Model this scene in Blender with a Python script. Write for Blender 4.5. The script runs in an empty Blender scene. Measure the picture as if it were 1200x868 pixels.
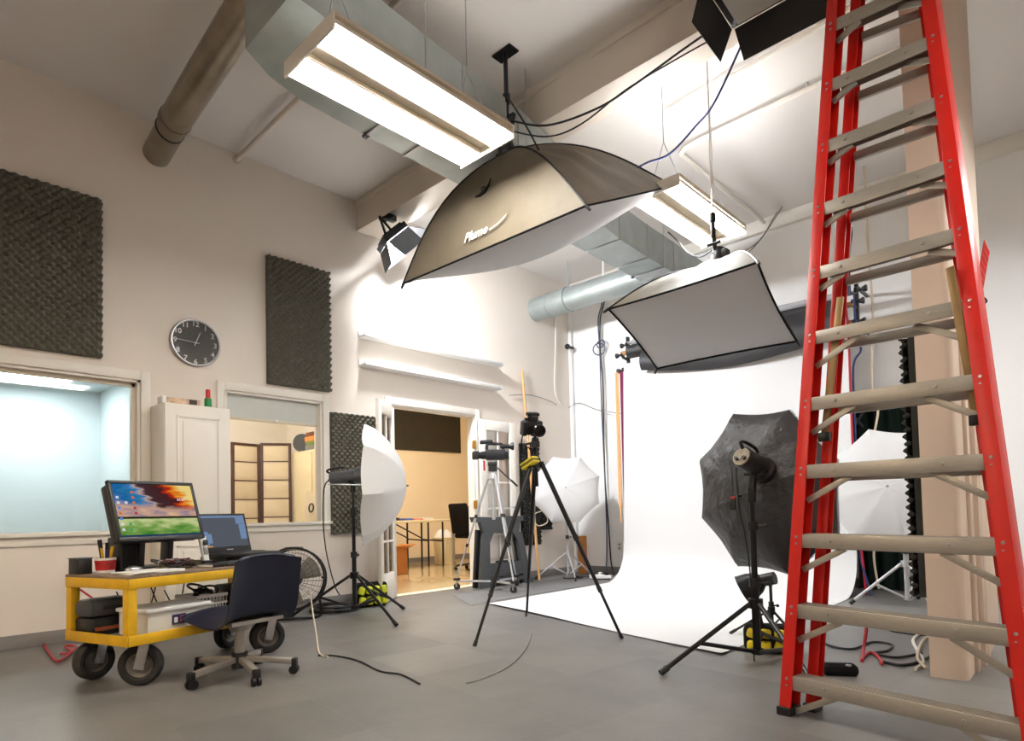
import bpy, bmesh, math, random
from math import sin, cos, pi, radians, sqrt
from mathutils import Vector, Matrix

SC = bpy.context.scene
COL = SC.collection

# ---------------------------------------------------------------- camera
CAM_H = 0.88
cam_data = bpy.data.cameras.new('camera')
cam = bpy.data.objects.new('camera', cam_data)
COL.objects.link(cam)
SC.camera = cam
cam_data.sensor_fit = 'HORIZONTAL'
cam_data.sensor_width = 36.0
cam_data.lens = 735.0 / 1200.0 * 36.0
cam_data.shift_x = -7.0 / 1200.0
cam_data.shift_y = 142.0 / 1200.0
cam_data.clip_start = 0.05
cam_data.clip_end = 100
yaw = math.atan2(1290.0 - 607.0, 735.0)
pitch, roll = radians(2.1), radians(1.4)
fh = Vector((-sin(yaw), cos(yaw), 0)); rh = Vector((cos(yaw), sin(yaw), 0)); zz = Vector((0, 0, 1))
fw = fh * cos(pitch) + zz * sin(pitch)
up = zz * cos(pitch) - fh * sin(pitch)
rt = rh * cos(roll) - up * sin(roll)
up = up * cos(roll) + rh * sin(roll)
mw = Matrix((rt, up, -fw)).transposed().to_4x4()
mw.translation = Vector((0, 0, CAM_H))
cam.matrix_world = mw

# ---------------------------------------------------------------- world, exposure
world = bpy.data.worlds.new('world')
SC.world = world
world.use_nodes = True
world.node_tree.nodes['Background'].inputs[0].default_value = (0.8, 0.85, 0.9, 1)
world.node_tree.nodes['Background'].inputs[1].default_value = 0.3
SC.view_settings.view_transform = 'Standard'
SC.view_settings.look = 'None'
SC.view_settings.gamma = 1.0
SC.view_settings.use_curve_mapping = False
SC.view_settings.exposure = 1.42
E_TUBE = 26.0          # fluorescent tubes
E_TUBE_SET = 27.0
E_TUBE_SIDE = 17.0  # unseen lamps added behind and right of the view
E_TUBE_OFF = 34.0      # unseen warm lamp added behind the camera
E_SCREEN = 0.30          # monitor and laptop screens
E_PANEL = 220.0         # video panel with barn doors
E_ROOM1, E_ROOM2, E_ROOM3 = 8.0, 11.0, 18.0   # ceiling panels of the three side rooms
TUBE_COL = (1.0, 0.965, 0.90)
WARM_COL = (1.0, 0.80, 0.58)

# ---------------------------------------------------------------- materials
MATS = {}
def s2l(c):
    return tuple(((x / 12.92) if x <= 0.04045 else ((x + 0.055) / 1.055) ** 2.4) for x in c)
def mat(name, rgb, rough=0.6, metal=0.0, noise=0.0, scale=8.0, bump=0.0, bscale=60.0, stretch=None, transl=0.0, coat=0.0, spec=0.5):
    """rgb is 0-255 sRGB."""
    if name in MATS: return MATS[name]
    m = bpy.data.materials.new(name); m.use_nodes = True
    nt = m.node_tree; b = nt.nodes['Principled BSDF']
    c = s2l([v / 255.0 for v in rgb]) + (1.0,)
    b.inputs['Base Color'].default_value = c
    b.inputs['Roughness'].default_value = rough
    b.inputs['Metallic'].default_value = metal
    b.inputs['Specular IOR Level'].default_value = spec
    if coat: b.inputs['Coat Weight'].default_value = coat
    if noise or bump:
        tc = nt.nodes.new('ShaderNodeTexCoord')
        mp = nt.nodes.new('ShaderNodeMapping')
        nt.links.new(tc.outputs['Object'], mp.inputs[0])
        if stretch: mp.inputs['Scale'].default_value = stretch
    if noise:
        n = nt.nodes.new('ShaderNodeTexNoise'); n.inputs['Scale'].default_value = scale; n.inputs['Detail'].default_value = 5
        nt.links.new(mp.outputs[0], n.inputs['Vector'])
        r = nt.nodes.new('ShaderNodeValToRGB')
        r.color_ramp.elements[0].position = 0.3; r.color_ramp.elements[1].position = 0.7
        r.color_ramp.elements[0].color = tuple(v * (1 - noise) for v in c[:3]) + (1,)
        r.color_ramp.elements[1].color = tuple(min(1, v * (1 + noise)) for v in c[:3]) + (1,)
        nt.links.new(n.outputs['Fac'], r.inputs[0]); nt.links.new(r.outputs[0], b.inputs['Base Color'])
    if bump:
        n2 = nt.nodes.new('ShaderNodeTexNoise'); n2.inputs['Scale'].default_value = bscale; n2.inputs['Detail'].default_value = 4
        nt.links.new(mp.outputs[0], n2.inputs['Vector'])
        bp = nt.nodes.new('ShaderNodeBump'); bp.inputs['Strength'].default_value = bump; bp.inputs['Distance'].default_value = 0.02
        nt.links.new(n2.outputs['Fac'], bp.inputs['Height']); nt.links.new(bp.outputs[0], b.inputs['Normal'])
    if transl:
        t = nt.nodes.new('ShaderNodeBsdfTranslucent'); t.inputs[0].default_value = c
        mx = nt.nodes.new('ShaderNodeMixShader'); mx.inputs[0].default_value = transl
        out = nt.nodes['Material Output']
        nt.links.new(b.outputs[0], mx.inputs[1]); nt.links.new(t.outputs[0], mx.inputs[2]); nt.links.new(mx.outputs[0], out.inputs[0])
    MATS[name] = m
    return m
def emis(name, rgb_lin, strength):
    if name in MATS: return MATS[name]
    m = bpy.data.materials.new(name); m.use_nodes = True
    nt = m.node_tree; nt.nodes.clear()
    e = nt.nodes.new('ShaderNodeEmission'); e.inputs[0].default_value = tuple(rgb_lin) + (1,); e.inputs[1].default_value = strength
    o = nt.nodes.new('ShaderNodeOutputMaterial'); nt.links.new(e.outputs[0], o.inputs[0])
    MATS[name] = m
    return m
def glass(name, tint=(1, 1, 1), refl=0.05):
    if name in MATS: return MATS[name]
    m = bpy.data.materials.new(name); m.use_nodes = True
    nt = m.node_tree; nt.nodes.clear()
    t = nt.nodes.new('ShaderNodeBsdfTransparent'); t.inputs[0].default_value = tuple(tint) + (1,)
    g = nt.nodes.new('ShaderNodeBsdfGlossy'); g.inputs['Roughness'].default_value = 0.02
    f = nt.nodes.new('ShaderNodeFresnel'); f.inputs[0].default_value = 1.35
    mx = nt.nodes.new('ShaderNodeMixShader'); o = nt.nodes.new('ShaderNodeOutputMaterial')
    nt.links.new(f.outputs[0], mx.inputs[0]); nt.links.new(t.outputs[0], mx.inputs[1]); nt.links.new(g.outputs[0], mx.inputs[2])
    nt.links.new(mx.outputs[0], o.inputs[0])
    MATS[name] = m
    return m

def floor_material():
    m = mat('concrete_floor', (128, 126, 124), rough=0.42)
    nt = m.node_tree; b = nt.nodes['Principled BSDF']
    tc = nt.nodes.new('ShaderNodeTexCoord')
    br = nt.nodes.new('ShaderNodeTexBrick'); br.offset = 0.0
    br.inputs['Color1'].default_value = s2l((0.405, 0.40, 0.395)) + (1,)
    br.inputs['Color2'].default_value = s2l((0.475, 0.465, 0.455)) + (1,)
    br.inputs['Mortar'].default_value = s2l((0.43, 0.425, 0.415)) + (1,)
    br.inputs['Scale'].default_value = 1.0; br.inputs['Mortar Size'].default_value = 0.004
    br.inputs['Brick Width'].default_value = 0.61; br.inputs['Row Height'].default_value = 0.61
    mp = nt.nodes.new('ShaderNodeMapping'); mp.inputs['Rotation'].default_value = (0, 0, 0.12)
    nt.links.new(tc.outputs['Object'], mp.inputs[0]); nt.links.new(mp.outputs[0], br.inputs['Vector'])
    n = nt.nodes.new('ShaderNodeTexNoise'); n.inputs['Scale'].default_value = 2.2; n.inputs['Detail'].default_value = 7; n.inputs['Roughness'].default_value = 0.65
    nt.links.new(tc.outputs['Object'], n.inputs['Vector'])
    r = nt.nodes.new('ShaderNodeValToRGB'); r.color_ramp.elements[0].position = 0.35; r.color_ramp.elements[1].position = 0.7
    r.color_ramp.elements[0].color = (0.80, 0.80, 0.80, 1); r.color_ramp.elements[1].color = (1.08, 1.07, 1.05, 1)
    nt.links.new(n.outputs['Fac'], r.inputs[0])
    mx = nt.nodes.new('ShaderNodeMixRGB'); mx.blend_type = 'MULTIPLY'; mx.inputs[0].default_value = 1
    nt.links.new(br.outputs['Color'], mx.inputs[1]); nt.links.new(r.outputs[0], mx.inputs[2])
    nt.links.new(mx.outputs[0], b.inputs['Base Color'])
    n2 = nt.nodes.new('ShaderNodeTexNoise'); n2.inputs['Scale'].default_value = 40
    nt.links.new(tc.outputs['Object'], n2.inputs['Vector'])
    bp = nt.nodes.new('ShaderNodeBump'); bp.inputs['Strength'].default_value = 0.08; bp.inputs['Distance'].default_value = 0.01
    nt.links.new(n2.outputs['Fac'], bp.inputs['Height']); nt.links.new(bp.outputs[0], b.inputs['Normal'])
    return m

def wallpaper_material():
    """Desktop picture of a sunset over a green field, shown by the monitor."""
    m = bpy.data.materials.new('desktop_picture'); m.use_nodes = True
    nt = m.node_tree; nt.nodes.clear(); N = nt.nodes.new; L = nt.links.new
    tc = N('ShaderNodeTexCoord'); sp = N('ShaderNodeSeparateXYZ'); L(tc.outputs['UV'], sp.inputs[0])
    ns = N('ShaderNodeTexNoise'); ns.inputs['Scale'].default_value = 5; ns.inputs['Detail'].default_value = 6
    mp = N('ShaderNodeMapping'); mp.inputs['Scale'].default_value = (1, 2.2, 1); mp.inputs['Rotation'].default_value = (0, 0, 0.5)
    L(tc.outputs['UV'], mp.inputs[0]); L(mp.outputs[0], ns.inputs['Vector'])
    def math_(op, a, b):
        n = N('ShaderNodeMath'); n.operation = op
        for i, v in enumerate((a, b)):
            if isinstance(v, (int, float)): n.inputs[i].default_value = v
            else: L(v, n.inputs[i])
        return n.outputs[0]
    def ramp(v, stops):
        r = N('ShaderNodeValToRGB'); e = r.color_ramp.elements
        while len(e) < len(stops): e.new(0.5)
        for i, (p, c) in enumerate(stops): e[i].position = p; e[i].color = s2l([x / 255 for x in c]) + (1,)
        L(v, r.inputs[0]); return r.outputs[0]
    def mix(f, a, b):
        n = N('ShaderNodeMixRGB'); L(f, n.inputs[0]); L(a, n.inputs[1]); L(b, n.inputs[2]); return n.outputs[0]
    diag = math_('ADD', math_('ADD', math_('MULTIPLY', sp.outputs[0], 0.75), math_('MULTIPLY', sp.outputs[1], 0.38)), math_('MULTIPLY', math_('SUBTRACT', ns.outputs['Fac'], 0.5), 0.35))
    upper = ramp(diag, [(0.24, (70, 120, 185)), (0.40, (25, 105, 165)), (0.50, (60, 130, 180)), (0.56, (200, 170, 165)), (0.62, (70, 50, 55)), (0.78, (75, 35, 35)), (0.86, (200, 50, 25)), (0.93, (245, 150, 40)), (1.0, (250, 225, 140))])
    low_sky = ramp(ns.outputs['Fac'], [(0.3, (140, 130, 155)), (0.5, (205, 165, 150)), (0.7, (245, 200, 150))])
    grass = ramp(math_('ADD', math_('MULTIPLY', ns.outputs['Fac'], 0.7), math_('MULTIPLY', sp.outputs[1], 0.8)), [(0.30, (60, 130, 40)), (0.48, (130, 170, 85)), (0.62, (205, 215, 150))])
    h = math_('ADD', sp.outputs[1], math_('MULTIPLY', math_('SUBTRACT', ns.outputs['Fac'], 0.5), 0.3))
    h2 = math_('ADD', h, math_('MULTIPLY', sp.outputs[0], 0.15))
    f_up = ramp(h2, [(0.60, (0, 0, 0)), (0.70, (255, 255, 255))])
    sky = mix(f_up, low_sky, upper)
    f_sky = ramp(sp.outputs[1], [(0.355, (0, 0, 0)), (0.36, (255, 255, 255))])
    both = mix(f_sky, grass, sky)
    dark = N('ShaderNodeRGB'); dark.outputs[0].default_value = (0.015, 0.02, 0.012, 1)
    band = ramp(math_('ABSOLUTE', math_('SUBTRACT', sp.outputs[1], 0.36), 0), [(0.012, (255, 255, 255)), (0.03, (0, 0, 0))])
    pic = mix(band, both, dark.outputs[0])
    em = N('ShaderNodeEmission'); em.inputs[1].default_value = E_SCREEN; L(pic, em.inputs[0])
    o = N('ShaderNodeOutputMaterial'); L(em.outputs[0], o.inputs[0])
    return m

M_WALL = mat('white_wall_paint', (228, 218, 207), rough=0.75, noise=0.015, scale=3, bump=0.05, bscale=90)
M_BACKWALL = mat('bright_wall_paint', (238, 236, 234), rough=0.8, noise=0.01, scale=3, bump=0.04, bscale=90)
M_CEIL = mat('ceiling_paint', (222, 216, 211), rough=0.85, noise=0.015, scale=2, bump=0.05, bscale=50)
M_BEAM = mat('beam_paint', (214, 203, 190), rough=0.75, noise=0.02, scale=4)
M_COLUMN = mat('beige_wall_paint', (206, 186, 168), rough=0.75, noise=0.02, scale=3, bump=0.03, bscale=120)
M_TRIM = mat('white_trim_paint', (228, 222, 212), rough=0.45, noise=0.01, scale=5)
M_WHITE = mat('white_plastic', (232, 230, 226), rough=0.4, noise=0.01, scale=6)
M_GREYBASE = mat('grey_vinyl_base', (128, 124, 120), rough=0.5, noise=0.03, scale=6)
M_BLACK = mat('black_plastic', (24, 24, 26), rough=0.45, noise=0.1, scale=12)
M_BLACKMETAL = mat('black_metal', (22, 22, 24), rough=0.35, metal=0.3, noise=0.08, scale=14)
M_BLACKCLOTH = mat('black_cloth', (30, 30, 31), rough=0.95, noise=0.12, scale=9, bump=0.25, bscale=14, spec=0.1)
M_UMBBLACK = mat('black_umbrella_cloth', (56, 56, 58), rough=0.5, noise=0.12, scale=8, bump=0.9, bscale=14)
M_GREENBLACK = mat('dark_green_cloth', (22, 32, 28), rough=0.95, noise=0.15, scale=5, bump=0.2, bscale=10, spec=0.1)
M_OLIVE = mat('dark_olive_cloth', (62, 57, 46), rough=0.9, noise=0.06, scale=6, bump=0.1, bscale=10, spec=0.2)
M_FOAM = mat('charcoal_foam', (112, 109, 98), rough=0.95, noise=0.08, scale=20, spec=0.1)
M_FOAMDARK = mat('black_foam', (58, 58, 55), rough=0.95, noise=0.08, scale=20, spec=0.1)
M_RED = mat('red_fibreglass', (206, 26, 14), rough=0.38, noise=0.05, scale=10, bump=0.03, bscale=80)
M_ALU = mat('step_aluminium', (166, 160, 150), rough=0.40, metal=0.55, noise=0.06, scale=18, stretch=(1, 10, 10))
M_STEEL = mat('brushed_steel', (178, 178, 180), rough=0.3, metal=0.85, noise=0.04, scale=20)
M_SILVER = mat('silver_paint', (188, 188, 190), rough=0.35, metal=0.5, noise=0.03, scale=20)
M_GALV = mat('galvanised_sheet', (168, 177, 176), rough=0.38, metal=0.6, noise=0.10, scale=5, bump=0.04, bscale=8)
M_GALVDULL = mat('galvanised_flue', (152, 142, 126), rough=0.3, metal=0.75, noise=0.16, scale=6, bump=0.05, bscale=8)
M_BRASS = mat('brass', (176, 136, 60), rough=0.35, metal=0.8, noise=0.04, scale=20)
M_PAPER = mat('white_background_paper', (216, 216, 216), rough=0.8, noise=0.008, scale=2)
M_DIFF = mat('white_diffusion_cloth', (243, 243, 245), rough=0.8, noise=0.01, scale=4, transl=0.35, bump=0.1, bscale=6)
M_UMBWHITE = mat('white_umbrella_cloth', (236, 236, 236), rough=0.7, noise=0.01, scale=4, transl=0.4)
M_SOFTBOX = mat('softbox_fabric', (112, 102, 86), rough=0.6, noise=0.08, scale=5, bump=0.45, bscale=5)
M_SILVERCLOTH = mat('silver_lining_cloth', (205, 196, 180), rough=0.6, metal=0.2, noise=0.03, scale=5, bump=0.2, bscale=8)
M_YELLOW = mat('yellow_cart_paint', (214, 168, 18), rough=0.5, noise=0.14, scale=9, bump=0.06, bscale=40)
M_CARTWOOD = mat('worn_cart_board', (120, 100, 84), rough=0.65, noise=0.18, scale=7, bump=0.08, bscale=20, stretch=(1, 6, 1))
M_RUBBER = mat('tyre_rubber', (40, 38, 36), rough=0.85, noise=0.15, scale=20, bump=0.3, bscale=60)
M_RIM = mat('dusty_wheel_rim', (112, 106, 98), rough=0.6, metal=0.3, noise=0.15, scale=14)
M_NAVY = mat('navy_chair_shell', (20, 25, 46), rough=0.42, noise=0.06, scale=6, bump=0.02, bscale=120)
M_CHAIRMETAL = mat('chair_base_metal', (168, 162, 154), rough=0.4, metal=0.55, noise=0.05, scale=12)
M_WOODPOLE = mat('pine_pole', (206, 158, 104), rough=0.6, noise=0.10, scale=8, stretch=(6, 6, 0.6))
M_CARDBOARD = mat('cardboard', (178, 130, 84), rough=0.8, noise=0.05, scale=8)
M_BOXBROWN = mat('brown_box_board', (190, 124, 62), rough=0.7, noise=0.06, scale=6)
M_DARKWOOD = mat('dark_screen_wood', (72, 40, 24), rough=0.5, noise=0.12, scale=8, stretch=(6, 6, 1))
M_RICE = mat('rice_paper', (236, 222, 192), rough=0.85, noise=0.02, scale=8, transl=0.3)
M_CREAM2 = mat('pale_room_paint', (244, 237, 224), rough=0.8, noise=0.01, scale=3)
M_CREAM = mat('cream_room_paint', (240, 222, 190), rough=0.8, noise=0.012, scale=3)
M_COOL = mat('cool_room_paint', (214, 225, 227), rough=0.75, noise=0.01, scale=3)
M_TAN_FLOOR = mat('tan_floor_tile', (196, 172, 132), rough=0.14, noise=0.06, scale=3)
M_CREAMPLASTIC = mat('cream_plastic', (226, 212, 172), rough=0.5, noise=0.02, scale=8)
M_GREYPLASTIC = mat('dark_grey_plastic', (66, 68, 70), rough=0.5, noise=0.06, scale=12, bump=0.05, bscale=60)
M_MAT = mat('grey_floor_mat', (108, 107, 107), rough=0.7, noise=0.06, scale=6)
M_PALEFLOOR = mat('pale_concrete', (158, 152, 144), rough=0.5, noise=0.06, scale=4)
M_CORD_BLACK = mat('black_cord', (20, 20, 22), rough=0.6, noise=0.05, scale=30)
M_CORD_BLUE = mat('blue_cord', (34, 44, 96), rough=0.5, noise=0.05, scale=30)
M_CORD_GREYBLUE = mat('slate_cord', (70, 76, 104), rough=0.5, noise=0.05, scale=30)
M_CORD_RED = mat('red_cord', (176, 26, 44), rough=0.5, noise=0.05, scale=30)
M_CORD_CREAM = mat('cream_cord', (206, 190, 166), rough=0.6, noise=0.04, scale=30)
M_CORD_WHITE = mat('white_cord', (226, 222, 214), rough=0.6, noise=0.03, scale=30)
M_CORD_GREY = mat('grey_cord', (140, 138, 134), rough=0.6, noise=0.03, scale=30)
M_ORANGE = mat('orange_bead_chain', (236, 184, 124), rough=0.5, noise=0.05, scale=60)
M_PURPLE = mat('plum_bead_chain', (132, 44, 84), rough=0.5, noise=0.05, scale=60)
M_BAGYELLOW = mat('yellow_bag_cloth', (214, 190, 34), rough=0.7, noise=0.10, scale=12, bump=0.15, bscale=30)
M_BAGLIME = mat('lime_bag_cloth', (208, 216, 40), rough=0.7, noise=0.10, scale=12, bump=0.15, bscale=30)
M_GLASS = glass('clear_glass')
M_LENS = mat('lens_glass', (14, 16, 24), rough=0.06, noise=0.05, scale=4, coat=0.8)
M_TUBE = emis('lit_tube', TUBE_COL, E_TUBE)
M_TUBE_SET = emis('lit_tube_over_the_set', (0.97, 0.985, 1.0), E_TUBE_SET)
M_TUBE_OFF = emis('added_tube_warm', WARM_COL, E_TUBE_OFF)
M_TUBE_SIDE = emis('added_tube_side', TUBE_COL, E_TUBE_SIDE)
M_REFLECTOR = mat('white_reflector', (245, 240, 230), rough=0.3, noise=0.005, scale=4)
M_LAMPTAN = mat('lamp_housing', (210, 198, 178), rough=0.5, noise=0.02, scale=6)

# ---------------------------------------------------------------- mesh helpers
class MB:
    """Collects shapes into one mesh."""
    def __init__(self): self.bm = bmesh.new()
    def box(self, c, s, M=None, bevel=0.0):
        r = bmesh.ops.create_cube(self.bm, size=1.0)
        vs = r['verts']
        T = Matrix.Translation(Vector(c)) @ ((M.to_4x4()) if M is not None else Matrix.Identity(4)) @ Matrix.Diagonal((s[0], s[1], s[2], 1))
        bmesh.ops.transform(self.bm, matrix=T, verts=vs)
        if bevel:
            es = list({e for v in vs for e in v.link_edges})
            bmesh.ops.bevel(self.bm, geom=es, offset=bevel, segments=2, profile=0.5, affect='EDGES')
        return self
    def bb(self, a, b, bevel=0.0):
        a, b = Vector(a), Vector(b)
        return self.box((a + b) / 2, [abs(v) for v in (b - a)], bevel=bevel)
    def bar(self, p0, p1, w, h, side=(0, 0, 1), bevel=0.0):
        """box from p0 to p1; h is measured near SIDE, w across it"""
        p0, p1 = Vector(p0), Vector(p1); d = p1 - p0; L = d.length; d.normalize()
        s = Vector(side); x = s.cross(d)
        if x.length < 1e-4: x = Vector((1, 0, 0)).cross(d)
        x.normalize(); y = d.cross(x)
        return self.box((p0 + p1) / 2, (w, h, L), Matrix((x, y, d)).transposed(), bevel)
    def cyl(self, p0, p1, r0, r1=None, n=12, caps=True):
        r1 = r0 if r1 is None else r1
        return self.tube([p0, p1], [r0, r1], n, caps)
    def tube(self, pts, r, n=8, caps=True, closed=False):
        pts = [Vector(p) for p in pts]; k = len(pts)
        rs = r if isinstance(r, (list, tuple)) else [r] * k
        prev = None; rings = []
        for i, p in enumerate(pts):
            if closed: t = pts[(i + 1) % k] - pts[i - 1]
            else: t = pts[min(i + 1, k - 1)] - pts[max(i - 1, 0)]
            if t.length < 1e-9: t = Vector((0, 0, 1))
            t.normalize()
            if prev is None:
                x = t.cross(Vector((0, 0, 1)))
                if x.length < 1e-3: x = t.cross(Vector((1, 0, 0)))
            else: x = prev - t * prev.dot(t)
            x.normalize(); prev = x; y = t.cross(x)
            rings.append([self.bm.verts.new(p + (x * cos(2 * pi * j / n) + y * sin(2 * pi * j / n)) * rs[i]) for j in range(n)])
        m = k if closed else k - 1
        for i in range(m):
            a, b = rings[i], rings[(i + 1) % k]
            for j in range(n):
                self.bm.faces.new((a[j], a[(j + 1) % n], b[(j + 1) % n], b[j]))
        if caps and not closed:
            self.bm.faces.new(list(reversed(rings[0]))); self.bm.faces.new(rings[-1])
        return self
    def lathe(self, prof, n=24, M=None, closed=False):
        M = M or Matrix.Identity(4); rings = []
        for r, z in prof:
            if r < 1e-6: rings.append([self.bm.verts.new(M @ Vector((0, 0, z)))])
            else: rings.append([self.bm.verts.new(M @ Vector((r * cos(2 * pi * j / n), r * sin(2 * pi * j / n), z))) for j in range(n)])
        seq = list(zip(rings, rings[1:])) + ([(rings[-1], rings[0])] if closed else [])
        for a, b in seq:
            for j in range(n):
                q = [a[j % len(a)], a[(j + 1) % len(a)], b[(j + 1) % len(b)], b[j % len(b)]]
                q = list(dict.fromkeys(q))
                if len(q) > 2: self.bm.faces.new(q)
        return self
    def poly(self, pts, thick=None):
        """flat outline; THICK is an offset vector that makes it a slab"""
        vs = [self.bm.verts.new(Vector(p)) for p in pts]
        f = self.bm.faces.new(vs)
        if thick is not None:
            r = bmesh.ops.extrude_face_region(self.bm, geom=[f])
            nv = [g for g in r['geom'] if isinstance(g, bmesh.types.BMVert)]
            bmesh.ops.translate(self.bm, vec=Vector(thick), verts=nv)
        return self
    def grid(self, fn, nu, nv, uv=False):
        vs = [[self.bm.verts.new(Vector(fn(i / nu, j / nv))) for j in range(nv + 1)] for i in range(nu + 1)]
        lay = self.bm.loops.layers.uv.verify() if uv else None
        for i in range(nu):
            for j in range(nv):
                f = self.bm.faces.new((vs[i][j], vs[i + 1][j], vs[i + 1][j + 1], vs[i][j + 1]))
                if uv:
                    for l, (a, b) in zip(f.loops, ((i, j), (i + 1, j), (i + 1, j + 1), (i, j + 1))): l[lay].uv = (a / nu, b / nv)
        return self
    def ball(self, c, r, s=(1, 1, 1), n=12, M=None):
        res = bmesh.ops.create_uvsphere(self.bm, u_segments=n, v_segments=max(6, n // 2 + 2), radius=r)
        T = Matrix.Translation(Vector(c)) @ (M.to_4x4() if M is not None else Matrix.Identity(4)) @ Matrix.Diagonal((s[0], s[1], s[2], 1))
        bmesh.ops.transform(self.bm, matrix=T, verts=res['verts'])
        return self
    def torus(self, c, R, r, axis=(0, 0, 1), n=24, m=8):
        q = Vector(axis).normalized().to_track_quat('Z', 'Y').to_matrix()
        return self.tube([Vector(c) + q @ Vector((R * cos(2 * pi * i / n), R * sin(2 * pi * i / n), 0)) for i in range(n)], r, m, closed=True)
    def done(self, name, material, parent=None, off=None, smooth=True, fix=True):
        bm = self.bm
        if off is not None: bmesh.ops.translate(bm, vec=-Vector(off), verts=bm.verts[:])
        if fix: bmesh.ops.recalc_face_normals(bm, faces=bm.faces[:])
        if smooth:
            for f in bm.faces: f.smooth = True
            for e in bm.edges:
                if len(e.link_faces) == 2 and e.calc_face_angle(0) > 0.62: e.smooth = False
        me = bpy.data.meshes.new(name); bm.to_mesh(me); bm.free()
        me.materials.append(material)
        o = bpy.data.objects.new(name, me); COL.objects.link(o)
        if parent is not None: o.parent = parent
        return o

def axis_frame(d, up=(0, 0, 1)):
    """matrix whose local z runs along d"""
    d = Vector(d).normalized(); x = Vector(up).cross(d)
    if x.length < 1e-4: x = Vector((1, 0, 0))
    x.normalize(); y = d.cross(x)
    return Matrix((x, y, d)).transposed()
def at(p, M3):
    M = M3.to_4x4(); M.translation = Vector(p); return M

def smooth_path(pts, k=6):
    P = [Vector(p) for p in pts]; out = []
    for i in range(len(P) - 1):
        a, b, c, d = P[max(i - 1, 0)], P[i], P[i + 1], P[min(i + 2, len(P) - 1)]
        for s in range(k):
            t = s / k
            out.append(0.5 * ((2 * b) + (c - a) * t + (2 * a - 5 * b + 4 * c - d) * t * t + (3 * b - a - 3 * c + d) * t ** 3))
    out.append(P[-1]); return out

class Thing:
    """an Empty at the thing's base; parts are given in world coordinates (or local ones when local=True)"""
    def __init__(self, name, label, cat, base, rotz=0.0, group=None):
        o = bpy.data.objects.new(name, None); COL.objects.link(o)
        o.location = base; o.rotation_euler = (0, 0, rotz); o.empty_display_size = 0.1
        o['label'] = label; o['category'] = cat
        if group: o['group'] = group
        self.o = o; self.base = Vector(base); self.rotz = rotz
    def part(self, name, mb, m, parent=None, local=False, label=None, stuff=False, **kw):
        if not local:
            Mi = (Matrix.Translation(self.base) @ Matrix.Rotation(self.rotz, 4, 'Z')).inverted()
            bmesh.ops.transform(mb.bm, matrix=Mi, verts=mb.bm.verts[:])
        o = mb.done(name, m, parent if parent is not None else self.o, **kw)
        if label: o['label'] = label
        if stuff: o['kind'] = 'stuff'
        return o
def single(name, mb, m, label, cat, group=None, base=None, **kw):
    """a thing that is one mesh, its origin at BASE"""
    o = mb.done(name, m, None, off=base, **kw)
    if base is not None: o.location = base
    o['label'] = label; o['category'] = cat
    if group: o['group'] = group
    return o
def struct(name, mb, m, parent=None, **kw):
    o = mb.done(name, m, parent, **kw)
    if parent is None: o['kind'] = 'structure'
    return o
def text_mesh(name, body, size, material, M, parent, extrude=0.0015, shear=0.0, align='CENTER', bold=0.0):
    cu = bpy.data.curves.new(name, 'FONT'); cu.body = body; cu.size = size; cu.align_x = align; cu.align_y = 'CENTER'
    cu.extrude = extrude; cu.shear = shear; cu.offset = bold; cu.resolution_u = 3
    tmp = bpy.data.objects.new(name + '_tmp', cu)
    me = bpy.data.meshes.new_from_object(tmp)
    bpy.data.objects.remove(tmp); bpy.data.curves.remove(cu)
    me.transform(M); me.materials.clear(); me.materials.append(material); me.name = name
    o = bpy.data.objects.new(name, me); COL.objects.link(o)
    if parent is not None: o.parent = parent
    return o
def copy_tree(o, parent=None):
    c = o.copy(); COL.objects.link(c); c.parent = parent
    for ch in [x for x in SC.objects if x.parent == o]: copy_tree(ch, c)
    return c

# ================================================================ room shell
XL, YB, ZC = -5.785, 7.47, 4.32
T = 0.12
struct('floor', MB().bb((XL, -4, -0.1), (2.6, YB, 0)), floor_material(), smooth=False)
struct('ceiling', MB().bb((XL - T, -4.1, ZC), (2.7, YB + T, ZC + 0.1)), M_CEIL, smooth=False)
W1 = (0.45, 1.66, 0.835, 2.066); W2 = (2.347, 3.315, 0.862, 2.078); DR = (4.156, 5.445, 0.0, 2.15)
mb = MB()
x0, x1 = XL - T, XL
ys = -4.1
for (a, b, z0, z1) in (W1, W2, DR):
    mb.bb((x0, ys, 0), (x1, a, ZC))
    if z0 > 0: mb.bb((x0, a, 0), (x1, b, z0))
    mb.bb((x0, a, z1), (x1, b, ZC)); ys = b
mb.bb((x0, ys, 0), (x1, YB + T, ZC))
struct('wall_left', mb, M_WALL, smooth=False)
struct('wall_back', MB().bb((XL, YB, 0), (2.7, YB + T, ZC)), M_BACKWALL, smooth=False)
struct('wall_right', MB().bb((2.6, -4.1, 0), (2.7, YB, ZC)), M_WALL, smooth=False)
struct('wall_front', MB().bb((XL, -4.1, 0), (2.6, -4, ZC)), M_WALL, smooth=False)
struct('beam', MB().bb((XL, 3.75, 3.988), (2.6, 4.05, 4.29), 0.006), M_BEAM)
struct('trim_1', MB().bb((XL, 3.735, 4.255), (2.6, 4.065, ZC), 0.004), M_BEAM)
struct('trim_2', MB().bb((XL, 7.40, 4.17), (2.6, YB, ZC), 0.004), M_TRIM)
struct('trim_3', MB().bb((XL, 7.41, 0), (XL + 0.06, YB, ZC), 0.01), M_BACKWALL)       # pipe chase in the corner
mb = MB()                                                                         # end of a partition with a rounded edge
mb.poly([(-0.68, 3.8, 0)] + [(-0.56 + 0.04 * sin(t * pi / 16), 3.84 - 0.04 * cos(t * pi / 16), 0) for t in range(0, 9)] + [(-0.52, 5.1, 0), (-0.68, 5.1, 0)], (0, 0, ZC))
struct('column', mb, M_COLUMN)
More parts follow.
